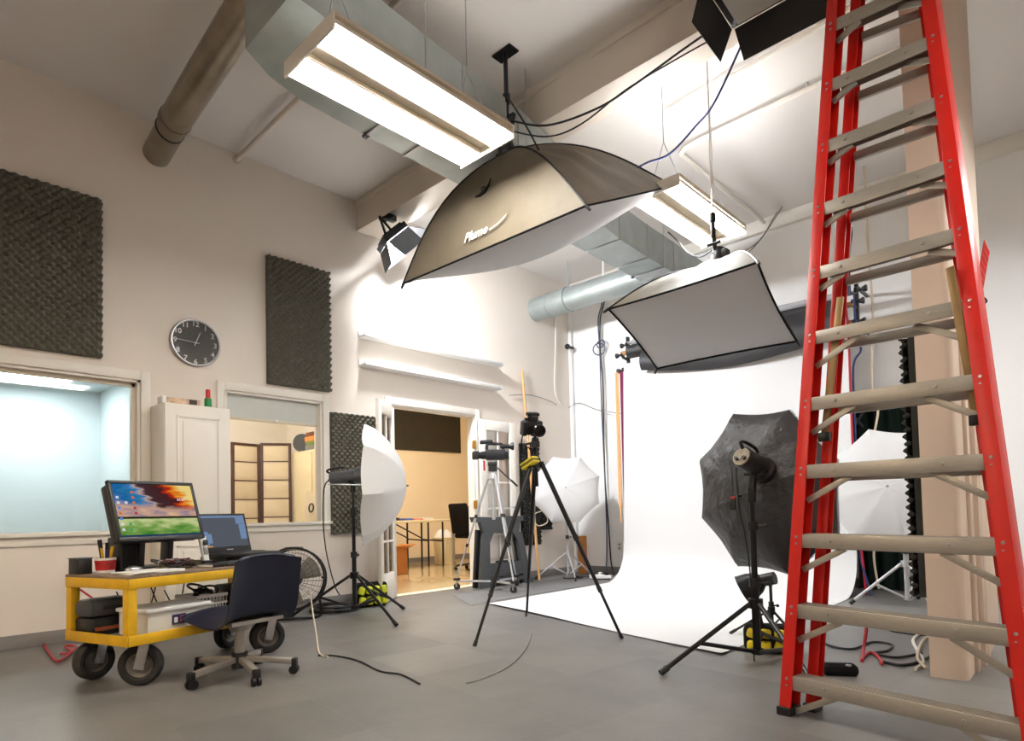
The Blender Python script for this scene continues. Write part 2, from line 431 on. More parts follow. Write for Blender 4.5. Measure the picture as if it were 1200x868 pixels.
for i, (y0, y1, d) in enumerate(((4.02, 4.10, 0.018), (4.2, 4.27, 0.03), (4.40, 4.5, 0.018))):
    struct('trim_%d' % (4 + i), MB().bb((-0.52, y0, 0), (-0.52 + d, y1, 2.3), 0.004), M_COLUMN)
struct('baseboard_back', MB().bb((XL + 0.1, YB - 0.012, 0), (2.6, YB, 0.11), 0.003), M_GREYBASE)
mb = MB()
for a, b in ((-4, 4.07), (5.53, YB - 0.1)): mb.bb((XL, a, 0), (XL + 0.012, b, 0.1), 0.003)
struct('baseboard_left', mb, M_GREYBASE)
struct('trim_7', MB().bb((XL - T, DR[0], 0), (XL + 0.015, DR[1], 0.012), 0.004), M_CREAM)   # door threshold

def casing(name, a, b, z0, z1, bottom=True, w=0.075):
    mb = MB(); p = 0.022; x = XL
    mb.bb((x, a - w, z0 - (0.02 if bottom else 0)), (x + p, a, z1 + w), 0.004).bb((x, b, z0 - (0.02 if bottom else 0)), (x + p, b + w, z1 + w), 0.004)
    mb.bb((x, a, z1), (x + p, b, z1 + w), 0.004)
    mb.bb((x + p, a - w * 0.25, z0), (x + p + 0.006, a - 0.004, z1), 0).bb((x + p, b + 0.004, z0), (x + p + 0.006, b + w * 0.25, z1), 0)
    mb.bb((x - T, a, z0), (x, a + 0.02, z1)).bb((x - T, b - 0.02, z0), (x, b, z1)).bb((x - T, a, z1 - 0.02), (x, b, z1))
    return struct(name, mb, M_TRIM)
w1 = casing('window_1', *W1)
struct('sill', MB().bb((XL - T, W1[0] - 0.09, W1[2] - 0.035), (XL + 0.045, W1[1] + 0.09, W1[2]), 0.006).bb((XL, W1[0] - 0.07, W1[2] - 0.1), (XL + 0.016, W1[1] + 0.07, W1[2] - 0.035), 0.003), M_TRIM, w1)
struct('sash', MB().bb((XL - 0.09, W1[1] - 0.05, W1[2]), (XL - 0.05, W1[1] - 0.02, W1[3] - 0.02)).bb((XL - 0.09, W1[0] + 0.02, W1[2]), (XL - 0.05, W1[0] + 0.05, W1[3] - 0.02)).bb((XL - 0.09, W1[0] + 0.02, W1[3] - 0.05), (XL - 0.05, W1[1] - 0.02, W1[3] - 0.02)), M_LAMPTAN, w1)
struct('pane', MB().bb((XL - 0.073, W1[0] + 0.03, W1[2]), (XL - 0.067, W1[1] - 0.03, W1[3] - 0.03)), M_GLASS, w1, smooth=False)
w2 = casing('window_2', *W2)
struct('sill', MB().bb((XL - T, W2[0] - 0.09, W2[2] - 0.03), (XL + 0.04, W2[1] + 0.09, W2[2]), 0.006).bb((XL, W2[0] - 0.07, W2[2] - 0.085), (XL + 0.016, W2[1] + 0.07, W2[2] - 0.03), 0.003), M_TRIM, w2)
struct('pane', MB().bb((XL - 0.098, W2[0] + 0.02, W2[2]), (XL - 0.092, W2[1] - 0.02, W2[3] - 0.02)), M_GLASS, w2, smooth=False)
struct('roller_blind', MB().bb((XL - 0.055, W2[0] + 0.03, 1.85), (XL - 0.052, W2[1] - 0.03, W2[3] - 0.02)), mat('grey_blind_cloth', (196, 198, 192), rough=0.8, noise=0.02, scale=12), w2)
struct('blind_rail', MB().bb((XL - 0.062, W2[0] + 0.03, 1.825), (XL - 0.045, W2[1] - 0.03, 1.852), 0.003), M_LAMPTAN, w2)
struct('blind_pull', MB().bb((XL - 0.046, 2.83, 1.835), (XL - 0.036, 2.87, 1.855), 0.003), M_WHITE, w2)
d1 = casing('door_1', DR[0], DR[1], 0.0, DR[3], bottom=False, w=0.08)
for z in (1.78, 1.02):
    struct('hinge', MB().bb((XL - 0.02, DR[1] - 0.03, z - 0.05), (XL + 0.03, DR[1] - 0.018, z + 0.05), 0.003).cyl((XL + 0.032, DR[1] - 0.022, z - 0.055), (XL + 0.032, DR[1] - 0.022, z + 0.055), 0.008, n=8), M_BRASS, d1)

def door_leaf(name, hinge, ang, label):
    """French door leaf; local x runs from the hinge along the leaf"""
    w, h, t = 0.625, 2.10, 0.038
    M = Matrix.Translation(hinge) @ Matrix.Rotation(ang, 4, 'Z')
    def X(mb): bmesh.ops.transform(mb.bm, matrix=M, verts=mb.bm.verts[:]); return mb
    s, z0, z1 = 0.105, 0.30, h - 0.13
    mb = MB()
    mb.bb((0, -t / 2, 0.012), (s, t / 2, h), 0.004).bb((w - s, -t / 2, 0.012), (w, t / 2, h), 0.004)
    mb.bb((s, -t / 2, 0.012), (w - s, t / 2, z0), 0.004).bb((s, -t / 2, z1), (w - s, t / 2, h), 0.004)
    o = struct(name, X(mb), M_TRIM)
    struct('kick_panel', X(MB().bb((s + 0.03, -t / 2 - 0.006, 0.07), (w - s - 0.03, t / 2 + 0.006, 0.24), 0.005)), M_TRIM, o)
    xm = w / 2
    mw = 0.022
    struct('muntin', X(MB().bb((xm - mw / 2, -t / 2 + 0.006, z0), (xm + mw / 2, t / 2 - 0.006, z1), 0.003)), M_TRIM, o)
    rows = 5
    for r in range(1, rows):
        z = z0 + (z1 - z0) * r / rows
        struct('muntin', X(MB().bb((s, -t / 2 + 0.007, z - mw / 2), (w - s, t / 2 - 0.007, z + mw / 2), 0.003)), M_TRIM, o)
    for r in range(rows):
        for c in range(2):
            a = z0 + (z1 - z0) * r / rows + mw / 2; b = z0 + (z1 - z0) * (r + 1) / rows - mw / 2
            xa = (s if c == 0 else xm + mw / 2); xb = (xm - mw / 2 if c == 0 else w - s)
            struct('pane', X(MB().bb((xa, -0.003, a), (xb, 0.003, b))), M_GLASS, o, smooth=False)
    struct('handle', X(MB().cyl((w - 0.05, -t / 2 - 0.05, 0.98), (w - 0.05, t / 2 + 0.05, 0.98), 0.01, n=10).bar((w - 0.05, -t / 2 - 0.045, 0.98), (w - 0.15, -t / 2 - 0.045, 0.98), 0.014, 0.014)), M_STEEL, o)
    o['label'] = label
    return o
door_leaf('door_2', (XL + 0.045, DR[0] - 0.0, 0), radians(-50), 'white glazed door leaf swung out into the studio')
door_leaf('door_3', (XL + 0.055, DR[1] + 0.03, 0), radians(88.5), 'white glazed door leaf folded back flat against the wall')

# ---------------------------------------------------------------- side rooms seen through the openings
def slab(name, a, b, m): return struct(name, MB().bb(a, b), m, smooth=False)
slab('floor_room_cool', (-8.1, -0.9, -0.1), (XL - T, 1.95, 0), M_TAN_FLOOR)
slab('wall_room_cool_back', (-8.1, -0.9, 0), (-8.0, 1.95, 2.33), M_COOL)
slab('wall_room_cool_right', (-8.0, 1.904, 0), (XL - T, 1.95, 2.33), M_COOL)
slab('wall_room_cool_left', (-8.0, -0.95, 0), (XL - T, -0.9, 2.33), M_COOL)
slab('ceiling_room_cool', (-8.1, -0.95, 2.33), (XL - T, 1.95, 2.40), M_COOL)
slab('floor_room_warm', (-8.3, 1.95, -0.1), (XL - T, 4.06, 0), M_TAN_FLOOR)
slab('wall_room_warm_back', (-8.1, 1.95, 0), (-8.0, 4.056, 2.7), M_CREAM2)
slab('wall_room_warm_right', (-8.0, 4.056, 0), (XL - T, 4.10, 2.7), M_CREAM2)
slab('wall_room_warm_left', (-8.0, 1.95, 0), (XL - T, 1.99, 2.7), M_CREAM2)
slab('ceiling_room_warm', (-8.1, 1.95, 2.7), (XL - T, 4.10, 2.77), M_CREAM2)
slab('floor_office', (-9.9, 4.06, -0.1), (XL, 10.1, 0), M_TAN_FLOOR)
slab('wall_office_back', (-9.85, 4.10, 0), (-9.75, 10, 3.5), M_CREAM)
slab('wall_office_right', (-9.75, 9.9, 0), (XL - T, 10, 3.5), M_CREAM)
slab('wall_office_left', (-9.75, 4.10, 0), (-8.1, 4.15, 3.5), M_CREAM)
slab('wall_office_near', (XL - T, YB + T, 0), (XL, 10, 3.5), M_CREAM)
slab('ceiling_office', (-9.85, 4.10, 3.5), (XL - T, 10, 3.57), M_CREAM)
slab('baseboard_office', (-9.75, 4.15, 0), (-9.735, 9.9, 0.1), M_GREYBASE)

def ceiling_panel(name, label, c, sx, sy, z, col, e, group=None):
    t = Thing(name, label, 'ceiling lamp', (c[0], c[1], z), group=group)
    t.part('frame', MB().bb((c[0] - sx / 2 - .03, c[1] - sy / 2 - .03, z - .03), (c[0] + sx / 2 + .03, c[1] - sy / 2, z)).bb((c[0] - sx / 2 - .03, c[1] + sy / 2, z - .03), (c[0] + sx / 2 + .03, c[1] + sy / 2 + .03, z)).bb((c[0] - sx / 2 - .03, c[1] - sy / 2, z - .03), (c[0] - sx / 2, c[1] + sy / 2, z)).bb((c[0] + sx / 2, c[1] - sy / 2, z - .03), (c[0] + sx / 2 + .03, c[1] + sy / 2, z)), M_WHITE)
    t.part('diffuser', MB().bb((c[0] - sx / 2, c[1] - sy / 2, z - .02), (c[0] + sx / 2, c[1] + sy / 2, z - .008)), emis(name + '_glow', col, e), smooth=False)
ceiling_panel('ceiling_lamp', 'lit square ceiling lamp seen through the left window', (-7.35, 1.22, 0), 0.6, 0.6, 2.33, (0.90, 0.98, 1.0), E_ROOM1)
ceiling_panel('room_lamp', 'ceiling lamp of the room with the folding screen', (-6.7, 2.6, 0), 0.6, 0.6, 2.70, (1, 0.93, 0.84), E_ROOM2)
ceiling_panel('office_lamp', 'ceiling lamp of the office beyond the double door', (-7.4, 6.4, 0), 1.2, 0.6, 3.50, (1, 0.91, 0.77), E_ROOM3)

# ================================================================ ceiling services
# long rectangular duct below the ceiling, beside the lamps
def duct_section(y):
    pts = [(1.55, -3.50, -2.95), (1.75, -3.62, -2.97), (2.0, -3.69, -3.0), (2.25, -3.705, -3.02), (3.47, -3.754, -3.11), (5.4, -3.83, -3.43), (7.40, -3.92, -3.50)]
    for (a, l0, r0), (b, l1, r1) in zip(pts, pts[1:]):
        if a <= y <= b:
            f = (y - a) / (b - a); return l0 + (l1 - l0) * f, r0 + (r1 - r0) * f
    return pts[-1][1:]
t = Thing('air_duct', 'long galvanised rectangular duct hung under the ceiling beside the lamps', 'duct', (-3.4, 4.5, 3.6))
ysec = [1.55, 1.75, 2.0, 2.25, 2.85, 3.45, 4.05, 4.65, 5.25, 5.85, 6.45, 7.40]
for a, b in zip(ysec[3:], ysec[4:]):
    l0, r0 = duct_section(a); l1, r1 = duct_section(b)
    mb = MB(); v = [(l0, a), (r0, a), (r1, b - 0.006), (l1, b - 0.006)]
    mb.poly([(x, y, 3.6) for x, y in v], (0, 0, 0.36))
    t.part('duct_section', mb, M_GALV)
mb = MB(); n = len(ysec[:4])
rows = [duct_section(y) + (y,) for y in ysec[:4]]
for (l0, r0, a), (l1, r1, b) in zip(rows, rows[1:]): mb.poly([(l0, a, 3.6), (r0, a, 3.6), (r1, b, 3.6), (l1, b, 3.6)], (0, 0, 0.36))
t.part('duct_end', mb, M_GALV)
for y in ysec[4:-1]:
    l, r = duct_section(y)
    t.part('joint_strip', MB().bb((l - 0.006, y - 0.012, 3.592), (r + 0.006, y + 0.004, 3.6)).bb((r, y - 0.012, 3.6), (r + 0.008, y + 0.004, 3.96)), M_STEEL)
for y in (2.5, 3.55, 4.9, 6.2):
    l, r = duct_section(y)
    t.part('hanger', MB().bb((l - 0.008, y - .012, 3.588), (r + 0.008, y + .012, 3.592)).cyl((l - 0.006, y, 3.585), (l - 0.006, y, ZC), 0.004, n=6).cyl((r + 0.006, y, 3.585), (r + 0.006, y, ZC), 0.004, n=6), M_STEEL)
    t.part('hanger_clip', MB().bb((l - .02, y - .018, 3.585), (l + .02, y + .018, 3.60)), M_BLACKMETAL)
# round flue at the upper left
t = Thing('round_flue', 'weathered round metal flue pipe leaving the wall at upper left', 'pipe', (XL, 1.78, 4.05))
t.part('pipe', MB().tube([(XL, 1.79, 4.03), (-5.18, 1.745, 4.05)], 0.105, 28), M_GALVDULL)
t.part('pipe', MB().tube([(-5.22, 1.748, 4.05), (-2.97, 1.64, 4.10)], 0.112, 28), M_GALVDULL)
t.part('clamp_band', MB().tube([(-5.24, 1.748, 4.05), (-5.19, 1.746, 4.05)], 0.118, 28), M_GALVDULL)
t.part('clamp_band', MB().tube([(-5.36, 1.757, 4.045), (-5.345, 1.757, 4.045)], 0.110, 28).cyl((-5.35, 1.757, 4.15), (-5.35, 1.757, ZC), 0.004, n=6), M_BLACKMETAL)
# round branch duct at the back
t = Thing('branch_duct', 'shiny round branch duct running from the wall to the long duct', 'pipe', (XL, 6.68, 3.78))
t.part('pipe', MB().tube([(XL, 6.68, 3.785), (-5.18, 6.68, 3.785)], 0.165, 32), M_GALV)
t.part('pipe', MB().tube([(-5.18, 6.68, 3.785), (-3.90, 6.68, 3.775)], 0.158, 32), M_GALV)
t.part('clamp_band', MB().tube([(-5.20, 6.68, 3.785), (-5.165, 6.68, 3.785)], 0.172, 32).cyl((-5.18, 6.68, 3.94), (-5.18, 6.68, ZC), 0.008, n=6), M_GALV)
t.part('clamp_band', MB().tube([(-5.50, 6.68, 3.785), (-5.475, 6.68, 3.785)], 0.171, 32), M_GALV)
t.part('hanger', MB().cyl((-4.6, 6.68, 3.92), (-4.6, 6.68, ZC), 0.012, n=8), M_WHITE)
# batten and conduits on the ceiling
single('ceiling_conduit', MB().cyl((XL, 2.47, 4.26), (-3.0, 2.43, 4.26), 0.022, n=10).cyl((XL, 2.47, 4.26), (XL + 0.02, 2.47, 4.26), 0.04, n=10).cyl((-4.6, 2.455, 4.27), (-4.6, 2.455, ZC), 0.012, n=6), M_BEAM, 'painted conduit crossing the ceiling beside the round flue', 'pipe')
single('sprinkler_pipe', MB().tube(smooth_path([(-0.7, 5.3, 4.26), (-1.6, 5.28, 4.26), (-2.55, 5.3, 4.26), (-2.75, 5.36, 4.26), (-2.78, 5.55, 4.26), (-2.78, 6.8, 4.26), (-2.78, 7.38, 4.26)], 5), 0.022, 8).cyl((-1.6, 5.28, 4.26), (-1.6, 5.28, ZC), 0.01, n=6), M_TRIM, 'white painted pipe bending across the ceiling above the set', 'pipe')
single('ceiling_pipe', MB().cyl((-2.6, 4.75, 4.25), (-0.5, 4.55, 4.25), 0.024, n=8).cyl((-1.5, 4.64, 4.25), (-1.5, 4.64, ZC), 0.01, n=6), M_TRIM, 'straight white painted pipe on the ceiling behind the ladder top', 'pipe')

# ---------------------------------------------------------------- fluorescent high-bay fixtures
def high_bay(label, x0, x1, y0, y1, z, tube, group=None, gap=0.055, slot=0.0):
    t = Thing('fluorescent_lamp', label, 'ceiling lamp', ((x0 + x1) / 2, (y0 + y1) / 2, z), group=group)
    w = x1 - x0; xm = (x0 + x1) / 2
    t.part('housing', MB().bb((xm - gap - .01, y0, z + 0.055), (xm + gap + .01, y1, z + 0.075)).bb((x0, y0, z + 0.055), (x0 + .02, y1, z + 0.075)).bb((x1 - .02, y0, z + 0.055), (x1, y1, z + 0.075)).bb((xm - gap, y0, z + 0.01), (xm - gap + 0.012, y1, z + 0.055)).bb((xm + gap - 0.012, y0, z + 0.01), (xm + gap, y1, z + 0.055)).bb((xm - gap, y0 + .01, z + .04), (xm + gap, y1 - .01, z + .055)), M_LAMPTAN)
    for ya, yb in ((y0 - 0.012, y0), (y1, y1 + 0.012)):
        t.part('end_plate', MB().bb((x0, ya, z - 0.01), (x1, yb, z + 0.075), 0.002), M_REFLECTOR)
    for a, b in ((x0, xm - gap), (xm + gap, x1)):
        mb = MB()
        for k in range(2):
            c = a + (b - a) * (k + 0.5) / 2; hw = (b - a) / 4
            for q in (-1, 1): mb.poly([(c + q * hw, y0, z + 0.012), (c + q * hw * 0.6, y0, z + 0.05), (c + q * hw * slot, y0, z + 0.05), (c + q * hw * slot, y0, z + 0.054), (c + q * hw * 0.6, y0, z + 0.054), (c + q * hw, y0, z + 0.015)], (0, y1 - y0, 0))
        t.part('reflector', mb, M_REFLECTOR, smooth=False)
        for k in range(2):
            c = a + (b - a) * (k + 0.5) / 2
            t.part('tube', MB().cyl((c, y0 + 0.005, z + 0.02), (c, y1 - 0.005, z + 0.02), 0.019, n=10), tube)
    for y in (y0 + 0.15, y1 - 0.15):
        t.part('hanger', MB().cyl((x0 + .06, y, z + .07), (xm, y, z + .45), 0.003, n=5).cyl((x1 - .06, y, z + .07), (xm, y, z + .45), 0.003, n=5).cyl((xm, y, z + .45), (xm, y, ZC), 0.004, n=5), M_STEEL)
high_bay('lit fluorescent lamp nearest the round flue, above the big softbox', -3.03, -2.545, 1.555, 2.775, 3.2, M_TUBE, slot=0.08)
high_bay('lit fluorescent lamp beyond the big softbox, over the white set', -2.50, -2.09, 4.02, 5.14, 3.2, M_TUBE_SET, slot=0.6)
for x, y, tb, lab in ((-2.8, -1.4, M_TUBE_OFF, 'added unseen fluorescent lamp behind the viewer over the left wall side'), (0.6, -1.4, M_TUBE_SIDE, 'added unseen fluorescent lamp behind the viewer, far from the left wall'), (0.9, 2.2, M_TUBE_SIDE, 'added unseen fluorescent lamp to the right of the ladder'), (0.9, 5.2, M_TUBE_SET, 'added unseen fluorescent lamp beyond the beige column')):
    high_bay(lab, x - .24, x + .24, y - .61, y + .61, 2.65 if x < 0 else 3.2, tb, group='added fluorescent lamps out of view')  # assumed lamps, added out of view to brighten the room

# ================================================================ red step ladder
def build_ladder():
    A = Vector((-0.973, 2.793, 0.465)); u = Vector((0.018, 0.039, 0.300)); B = Vector((-0.253, 2.678, 0.454)); v = Vector((-0.026, 0.054, 0.301))
    t = Thing('step_ladder', 'tall red step ladder with aluminium steps, folded, beside the beige column', 'ladder', (-0.62, 2.68, 0))
    k0, k1 = -0.465 / 0.300, 10.3
    def lp(k): return A + u * k
    def rp(k): return B + v * k
    X = (rp(0) - lp(0)).normalized()
    back = Vector((0.158, 0.987, 0)).normalized()
    def nrm(): return back
    def channel(pf, side, d0, depth, fl, th):
        """rail whose web faces outwards; SIDE is -1 for the left rail"""
        a, b = pf(k0), pf(k1)
        mb = MB(); s = X * side
        o = back * d0
        for p0, p1, wdt, dp in ((a + o + s * fl / 2, b + o + s * fl / 2, fl, th), (a + o + back * depth + s * fl / 2, b + o + back * depth + s * fl / 2, fl, th)):
            mb.bar(p0, p1, wdt, dp, side=back, bevel=0.002)
        w = s * (fl - th / 2) + o + back * depth / 2
        mb.bar(a + w, b + w, th, depth, side=back, bevel=0.002)
        return mb
    for pf, side in ((lp, -1), (rp, 1)):
        r = t.part('front_rail', channel(pf, side, 0.0, 0.075, 0.052, 0.007), M_RED)
        mb = MB()
        for k in range(-1, 10):
            for dz in (-0.012, -0.040, -0.115):
                p = pf(k) + X * side * 0.026 + Vector((0, 0, dz)) - back * 0.004
                mb.cyl(p, p - back * 0.006, 0.0075, 0.005, 8)
        t.part('rivets', mb, M_STEEL, r, stuff=True)
        p = pf(k0); mb = MB().bar(p + X * side * .026 + back * .037 + Vector((0, 0, .0)), p + X * side * .026 + back * .037 + Vector((0, 0, .035)), 0.062, 0.095, side=back, bevel=.004)
        t.part('foot', mb, M_BLACK, r)
        rr = t.part('rear_rail', channel(lambda k, f=pf: f(k) - X * side * 0.045, side, 0.125, 0.05, 0.046, 0.006), M_RED)
        p = pf(k0) - X * side * .045
        t.part('foot', MB().bar(p + X * side * .024 + back * .15, p + X * side * .024 + back * .15 + Vector((0, 0, .035)), 0.055, 0.07, side=back, bevel=.004), M_BLACK, rr)
    for k in range(-1, 10):
        a, b = lp(k), rp(k)
        d = Vector((0, 0, 1))
        mb = MB()
        mb.bar(a + d * -0.029 - X * .004, b + d * -0.029 + X * .004, 0.006, 0.058, side=(0, 0, 1), bevel=.002)                        # front lip
        mb.bar(a + back * 0.042 - d * .003, b + back * 0.042 - d * .003, 0.084, 0.005, side=(0, 0, 1))           # tread
        for q in range(6): mb.bar(a + back * (0.012 + q * .013) + d * .001, b + back * (0.012 + q * .013) + d * .001, 0.004, 0.004, side=(0, 0, 1))
        mb.bar(a + back * 0.083 - d * 0.018, b + back * 0.083 - d * 0.018, 0.005, 0.036, side=(0, 0, 1), bevel=.002)    # rear lip
        for f in (0.17, 0.80):
            p = a.lerp(b, f) - d * 0.026 - back * .003
            mb.cyl(p, p - back * .006, .008, .006, 8)
        t.part('step', mb, M_ALU)
        L = 0.09 if k > 4 else 0.17
        for pf, s in ((lp, 1), (rp, -1)):
            p = pf(k)
            t.part('brace', MB().bar(p + X * s * L - d * .055 + back * .02, p - X * s * .012 - d * (.10 if k > 4 else .155) + back * .012, 0.026, 0.006, side=back, bevel=.001).bar(p + X * s * L - d * .055 + back * .033, p - X * s * .012 - d * (.10 if k > 4 else .155) + back * .025, 0.004, 0.024, side=back), M_ALU)
        ra, rb = a + X * .045 + back * .15 - d * .05, b - X * .045 + back * .15 - d * .05
        t.part('rear_rung', MB().bar(ra, rb, 0.022, 0.04, side=(0, 0, 1), bevel=.003), M_ALU)
    # folded spreaders, one beside each rail
    hinge_mat = mat('aged_spreader_metal', (140, 112, 72), rough=0.5, metal=0.5, noise=0.12, scale=12)
    for p, q in (((-0.803, 2.980, 1.802), (-0.879, 2.930, 1.188)), ((-0.390, 2.900, 1.794), (-0.325, 2.860, 1.189))):
        o = t.part('spreader', MB().bar(p, q, 0.03, 0.012, side=back, bevel=.003), hinge_mat)
        t.part('hinge', MB().box(q, (0.05, 0.03, 0.04), bevel=.005), M_BLACKMETAL, o)
    top = (lp(k1) + rp(k1)) / 2 + back * 0.08
    t.part('top_cap', MB().box(top + Vector((0, 0, .04)), (0.42, 0.26, 0.09), Matrix.Rotation(radians(-9), 3, 'Z'), bevel=0.012), M_RED)
build_ladder()

# ================================================================ softboxes
def softbox(name, label, corners, apex_c, n, ring, bulge, face_bulge, light_edge=None, fabric=M_SOFTBOX, logo=None, head=True, lip=0.06):
    """corners in order around the opening; n points from the face towards the flash"""
    c = [Vector(p) for p in corners]; n = Vector(n).normalized(); ac = Vector(apex_c)
    cen = sum(c, Vector()) / 4
    base = ac
    t = Thing(name, label, 'softbox', base)
    r = [ac + (p - cen).normalized() * ring for p in c]
    out = [(p - cen).normalized() for p in c]
    def rod(i, s): return r[i].lerp(c[i], s) + (n * 0.75 + out[i] * 0.45) * bulge * sin(pi * s ** 0.85)
    def panel(i, f, s):
        j = (i + 1) % 4
        p = rod(i, s).lerp(rod(j, s), f)
        mid = ((out[i] + out[j]) / 2)
        return p - mid * (0.022 * 4 * f * (1 - f) * s) + (n + mid) * 0.013 * (sin(9 * s + 5 * f + i) + .7 * sin(17 * f - 6 * s + 2 * i)) * sin(pi * f) * sin(pi * s)
    ps = []
    for i in range(4):
        ps.append(t.part('side_panel', MB().grid(lambda f, s, i=i: panel(i, f, s), 14, 14), fabric, fix=False))
        t.part('rod', MB().tube([rod(i, k / 12) + n * 0.004 for k in range(13)], 0.007, 6), M_BLACKMETAL)
        t.part('corner_tip', MB().cyl(c[i], c[i] + (c[i] - rod(i, .93)).normalized() * 0.045, 0.012, 0.008, 8), M_BLACK)
        j = (i + 1) % 4
        t.part('edge_piping', MB().tube([panel(i, k / 14, 1.0) for k in range(15)], 0.007, 6), M_BLACKCLOTH)
    def face(a, b):
        e0 = c[0].lerp(c[1], a); e1 = c[3].lerp(c[2], a); p = e0.lerp(e1, b)
        q = p + (cen - p) * (0.05 * max(4 * a * (1 - a) if b in (0, 1) else 0, 0))
        # keep to the curved hems of the four panels
        hem = lambda i, f: panel(i, f, 1.0) - c[i].lerp(c[(i + 1) % 4], f)
        q = p + hem(0, a) * (1 - b) + hem(2, 1 - a) * b + hem(1, b) * a + hem(3, 1 - b) * (1 - a)
        return q + n * lip * 0 - n * (face_bulge * (sin(pi * a) * sin(pi * b)) ** 0.6) - n * 0.012 * (sin(pi * a) * sin(pi * b)) * sin(7 * (a - 0.4 * b)) + n * 0.006
    t.part('diffuser', MB().grid(face, 24, 20), M_DIFF, fix=False)
    Q = axis_frame(n)
    t.part('speed_ring', MB().lathe([(ring * .55, -.015), (ring * 1.05, -.015), (ring * 1.05, .015), (ring * .55, .015)], 24, at(ac, Q), closed=True), M_BLACKMETAL)
    return t, panel, rod, face, Q, ps

A1 = Vector((-3.997, 3.022, 2.744)); e1 = Vector((0.99986, 0.0170, 0)); e2 = Vector((-0.015, 0.898, 0.440)); n1 = Vector((0.008, -0.440, 0.898))
C1 = A1 + e1 * 1.785; B1 = C1 + e2 * 1.228; D1 = A1 + e2 * 1.228
cen1 = (A1 + B1) / 2
t1, pan1, rod1, face1, Q1, ps1 = softbox('softbox', 'huge rectangular softbox with a dark taupe fabric shell hanging under the first lamp', (A1, C1, B1, D1), cen1 + n1 * 0.60, n1, 0.09, 0.13, 0.16)
ap1 = cen1 + n1 * 0.60
t1.part('flash_head', MB().cyl(ap1, ap1 + n1 * 0.20, 0.062, n=20).cyl(ap1 + n1 * 0.20, ap1 + n1 * 0.215, 0.05, n=20), M_BLACK)
pole_x, pole_y = ap1.x + 0.0, ap1.y - 0.02
t1.part('yoke', MB().bar(ap1 + n1 * .1 + Vector((.07, 0, 0)), ap1 + Vector((.07, 0, .27)), .012, .03, side=(0, 1, 0)).bar(ap1 + n1 * .1 - Vector((.07, 0, 0)), ap1 + Vector((-.07, 0, .27)), .012, .03, side=(0, 1, 0)).bar(ap1 + Vector((-.075, 0, .27)), ap1 + Vector((.075, 0, .27)), .012, .03, side=(0, 1, 0)), M_BLACKMETAL)
t1.part('ceiling_pole', MB().cyl(ap1 + Vector((0, 0, .26)), (ap1.x, ap1.y, ZC - .01), 0.017, n=12).cyl((ap1.x, ap1.y, 3.93), (ap1.x, ap1.y, 4.0), 0.028, n=12), M_BLACKMETAL)
t1.part('ceiling_plate', MB().bb((ap1.x - .09, ap1.y - .05, ZC - .012), (ap1.x + .09, ap1.y + .05, ZC)), M_BLACKMETAL)
# sewn pull tab and maker's script on the near panel
def on_panel(pan, i, f, s, lift=0.012):
    p = pan(i, f, s); du = (pan(i, f + .01, s) - pan(i, f - .01, s)).normalized(); dv = (pan(i, f, s - .01) - pan(i, f, s + .01)).normalized()
    nn = du.cross(dv).normalized(); dv = nn.cross(du)
    return Matrix((du, dv, nn)).transposed(), p + nn * lift, nn
R, p, nn = on_panel(pan1, 0, 0.455, 0.87, 0.02)
lg = text_mesh('maker_script', 'Plume', 0.09, M_WHITE, Matrix.Translation(-t1.base) @ at(p, R @ Matrix.Rotation(radians(4), 3, 'Z')), t1.o, shear=0.45, bold=0.002)
t1.part('script_flourish', MB().tube([pan1(0, 0.455 + .085 + k * .014, 0.875 - .002 * k - .004 * k * k / 6) + nn * .018 for k in range(9)], [0.006] * 8 + [.002], 6), M_WHITE)
t1.part('pull_tab', MB().tube([pan1(0, f, s) + nn * .012 for f, s in ((.42, .56), (.46, .565), (.50, .55), (.54, .52), (.55, .49), (.555, .46))], [.004, .010, .014, .008, .005, .003], 6), M_BLACKCLOTH)
t1.part('tab_loop', MB().torus(pan1(0, .47, .50) + nn * .008, .014, .004, nn, 10, 5), M_BLACKCLOTH)

Q2c = [Vector(v) for v in ((-2.586, 3.805, 2.370), (-1.409, 3.618, 2.317), (-1.458, 4.370, 2.001), (-2.636, 4.557, 2.054))]
n2 = Vector((0.103, 0.392, 0.914)).normalized(); cen2 = sum(Q2c, Vector()) / 4
ap2 = cen2 + n2 * 0.46
t2, pan2, rod2, face2, Q2, ps2 = softbox('softbox', 'smaller softbox with a pale grey front tilted over the white set', Q2c, ap2, n2, 0.085, 0.085, 0.02)
t2.part('flash_head', MB().cyl(ap2, ap2 + n2 * 0.17, 0.058, n=18).box(ap2 + n2 * .1 + Vector((.06, 0, .02)), (.04, .07, .07), bevel=.006), M_BLACK)
t2.part('yoke', MB().bar(ap2 + n2 * .08, ap2 + Vector((0, 0, .26)), .016, .04, side=(0, 1, 0)).cyl(ap2 + Vector((-.05, 0, .2)), ap2 + Vector((.05, 0, .2)), .012, n=10), M_BLACKMETAL)
t2.part('stud', MB().cyl(ap2 + Vector((0, 0, .24)), ap2 + Vector((0, 0, .40)), 0.016, n=10).cyl(ap2 + Vector((0, 0, .36)), ap2 + Vector((0, 0, .42)), 0.024, n=10), M_BLACKMETAL)
t2.part('hanging_rod', MB().cyl(ap2 + Vector((0, 0, .40)), (ap2.x, ap2.y, ZC - .01), 0.007, n=8), M_TRIM)
t2.part('ceiling_plate', MB().bb((ap2.x - .08, ap2.y - .05, ZC - .012), (ap2.x + .08, ap2.y + .05, ZC)), M_BLACKMETAL)

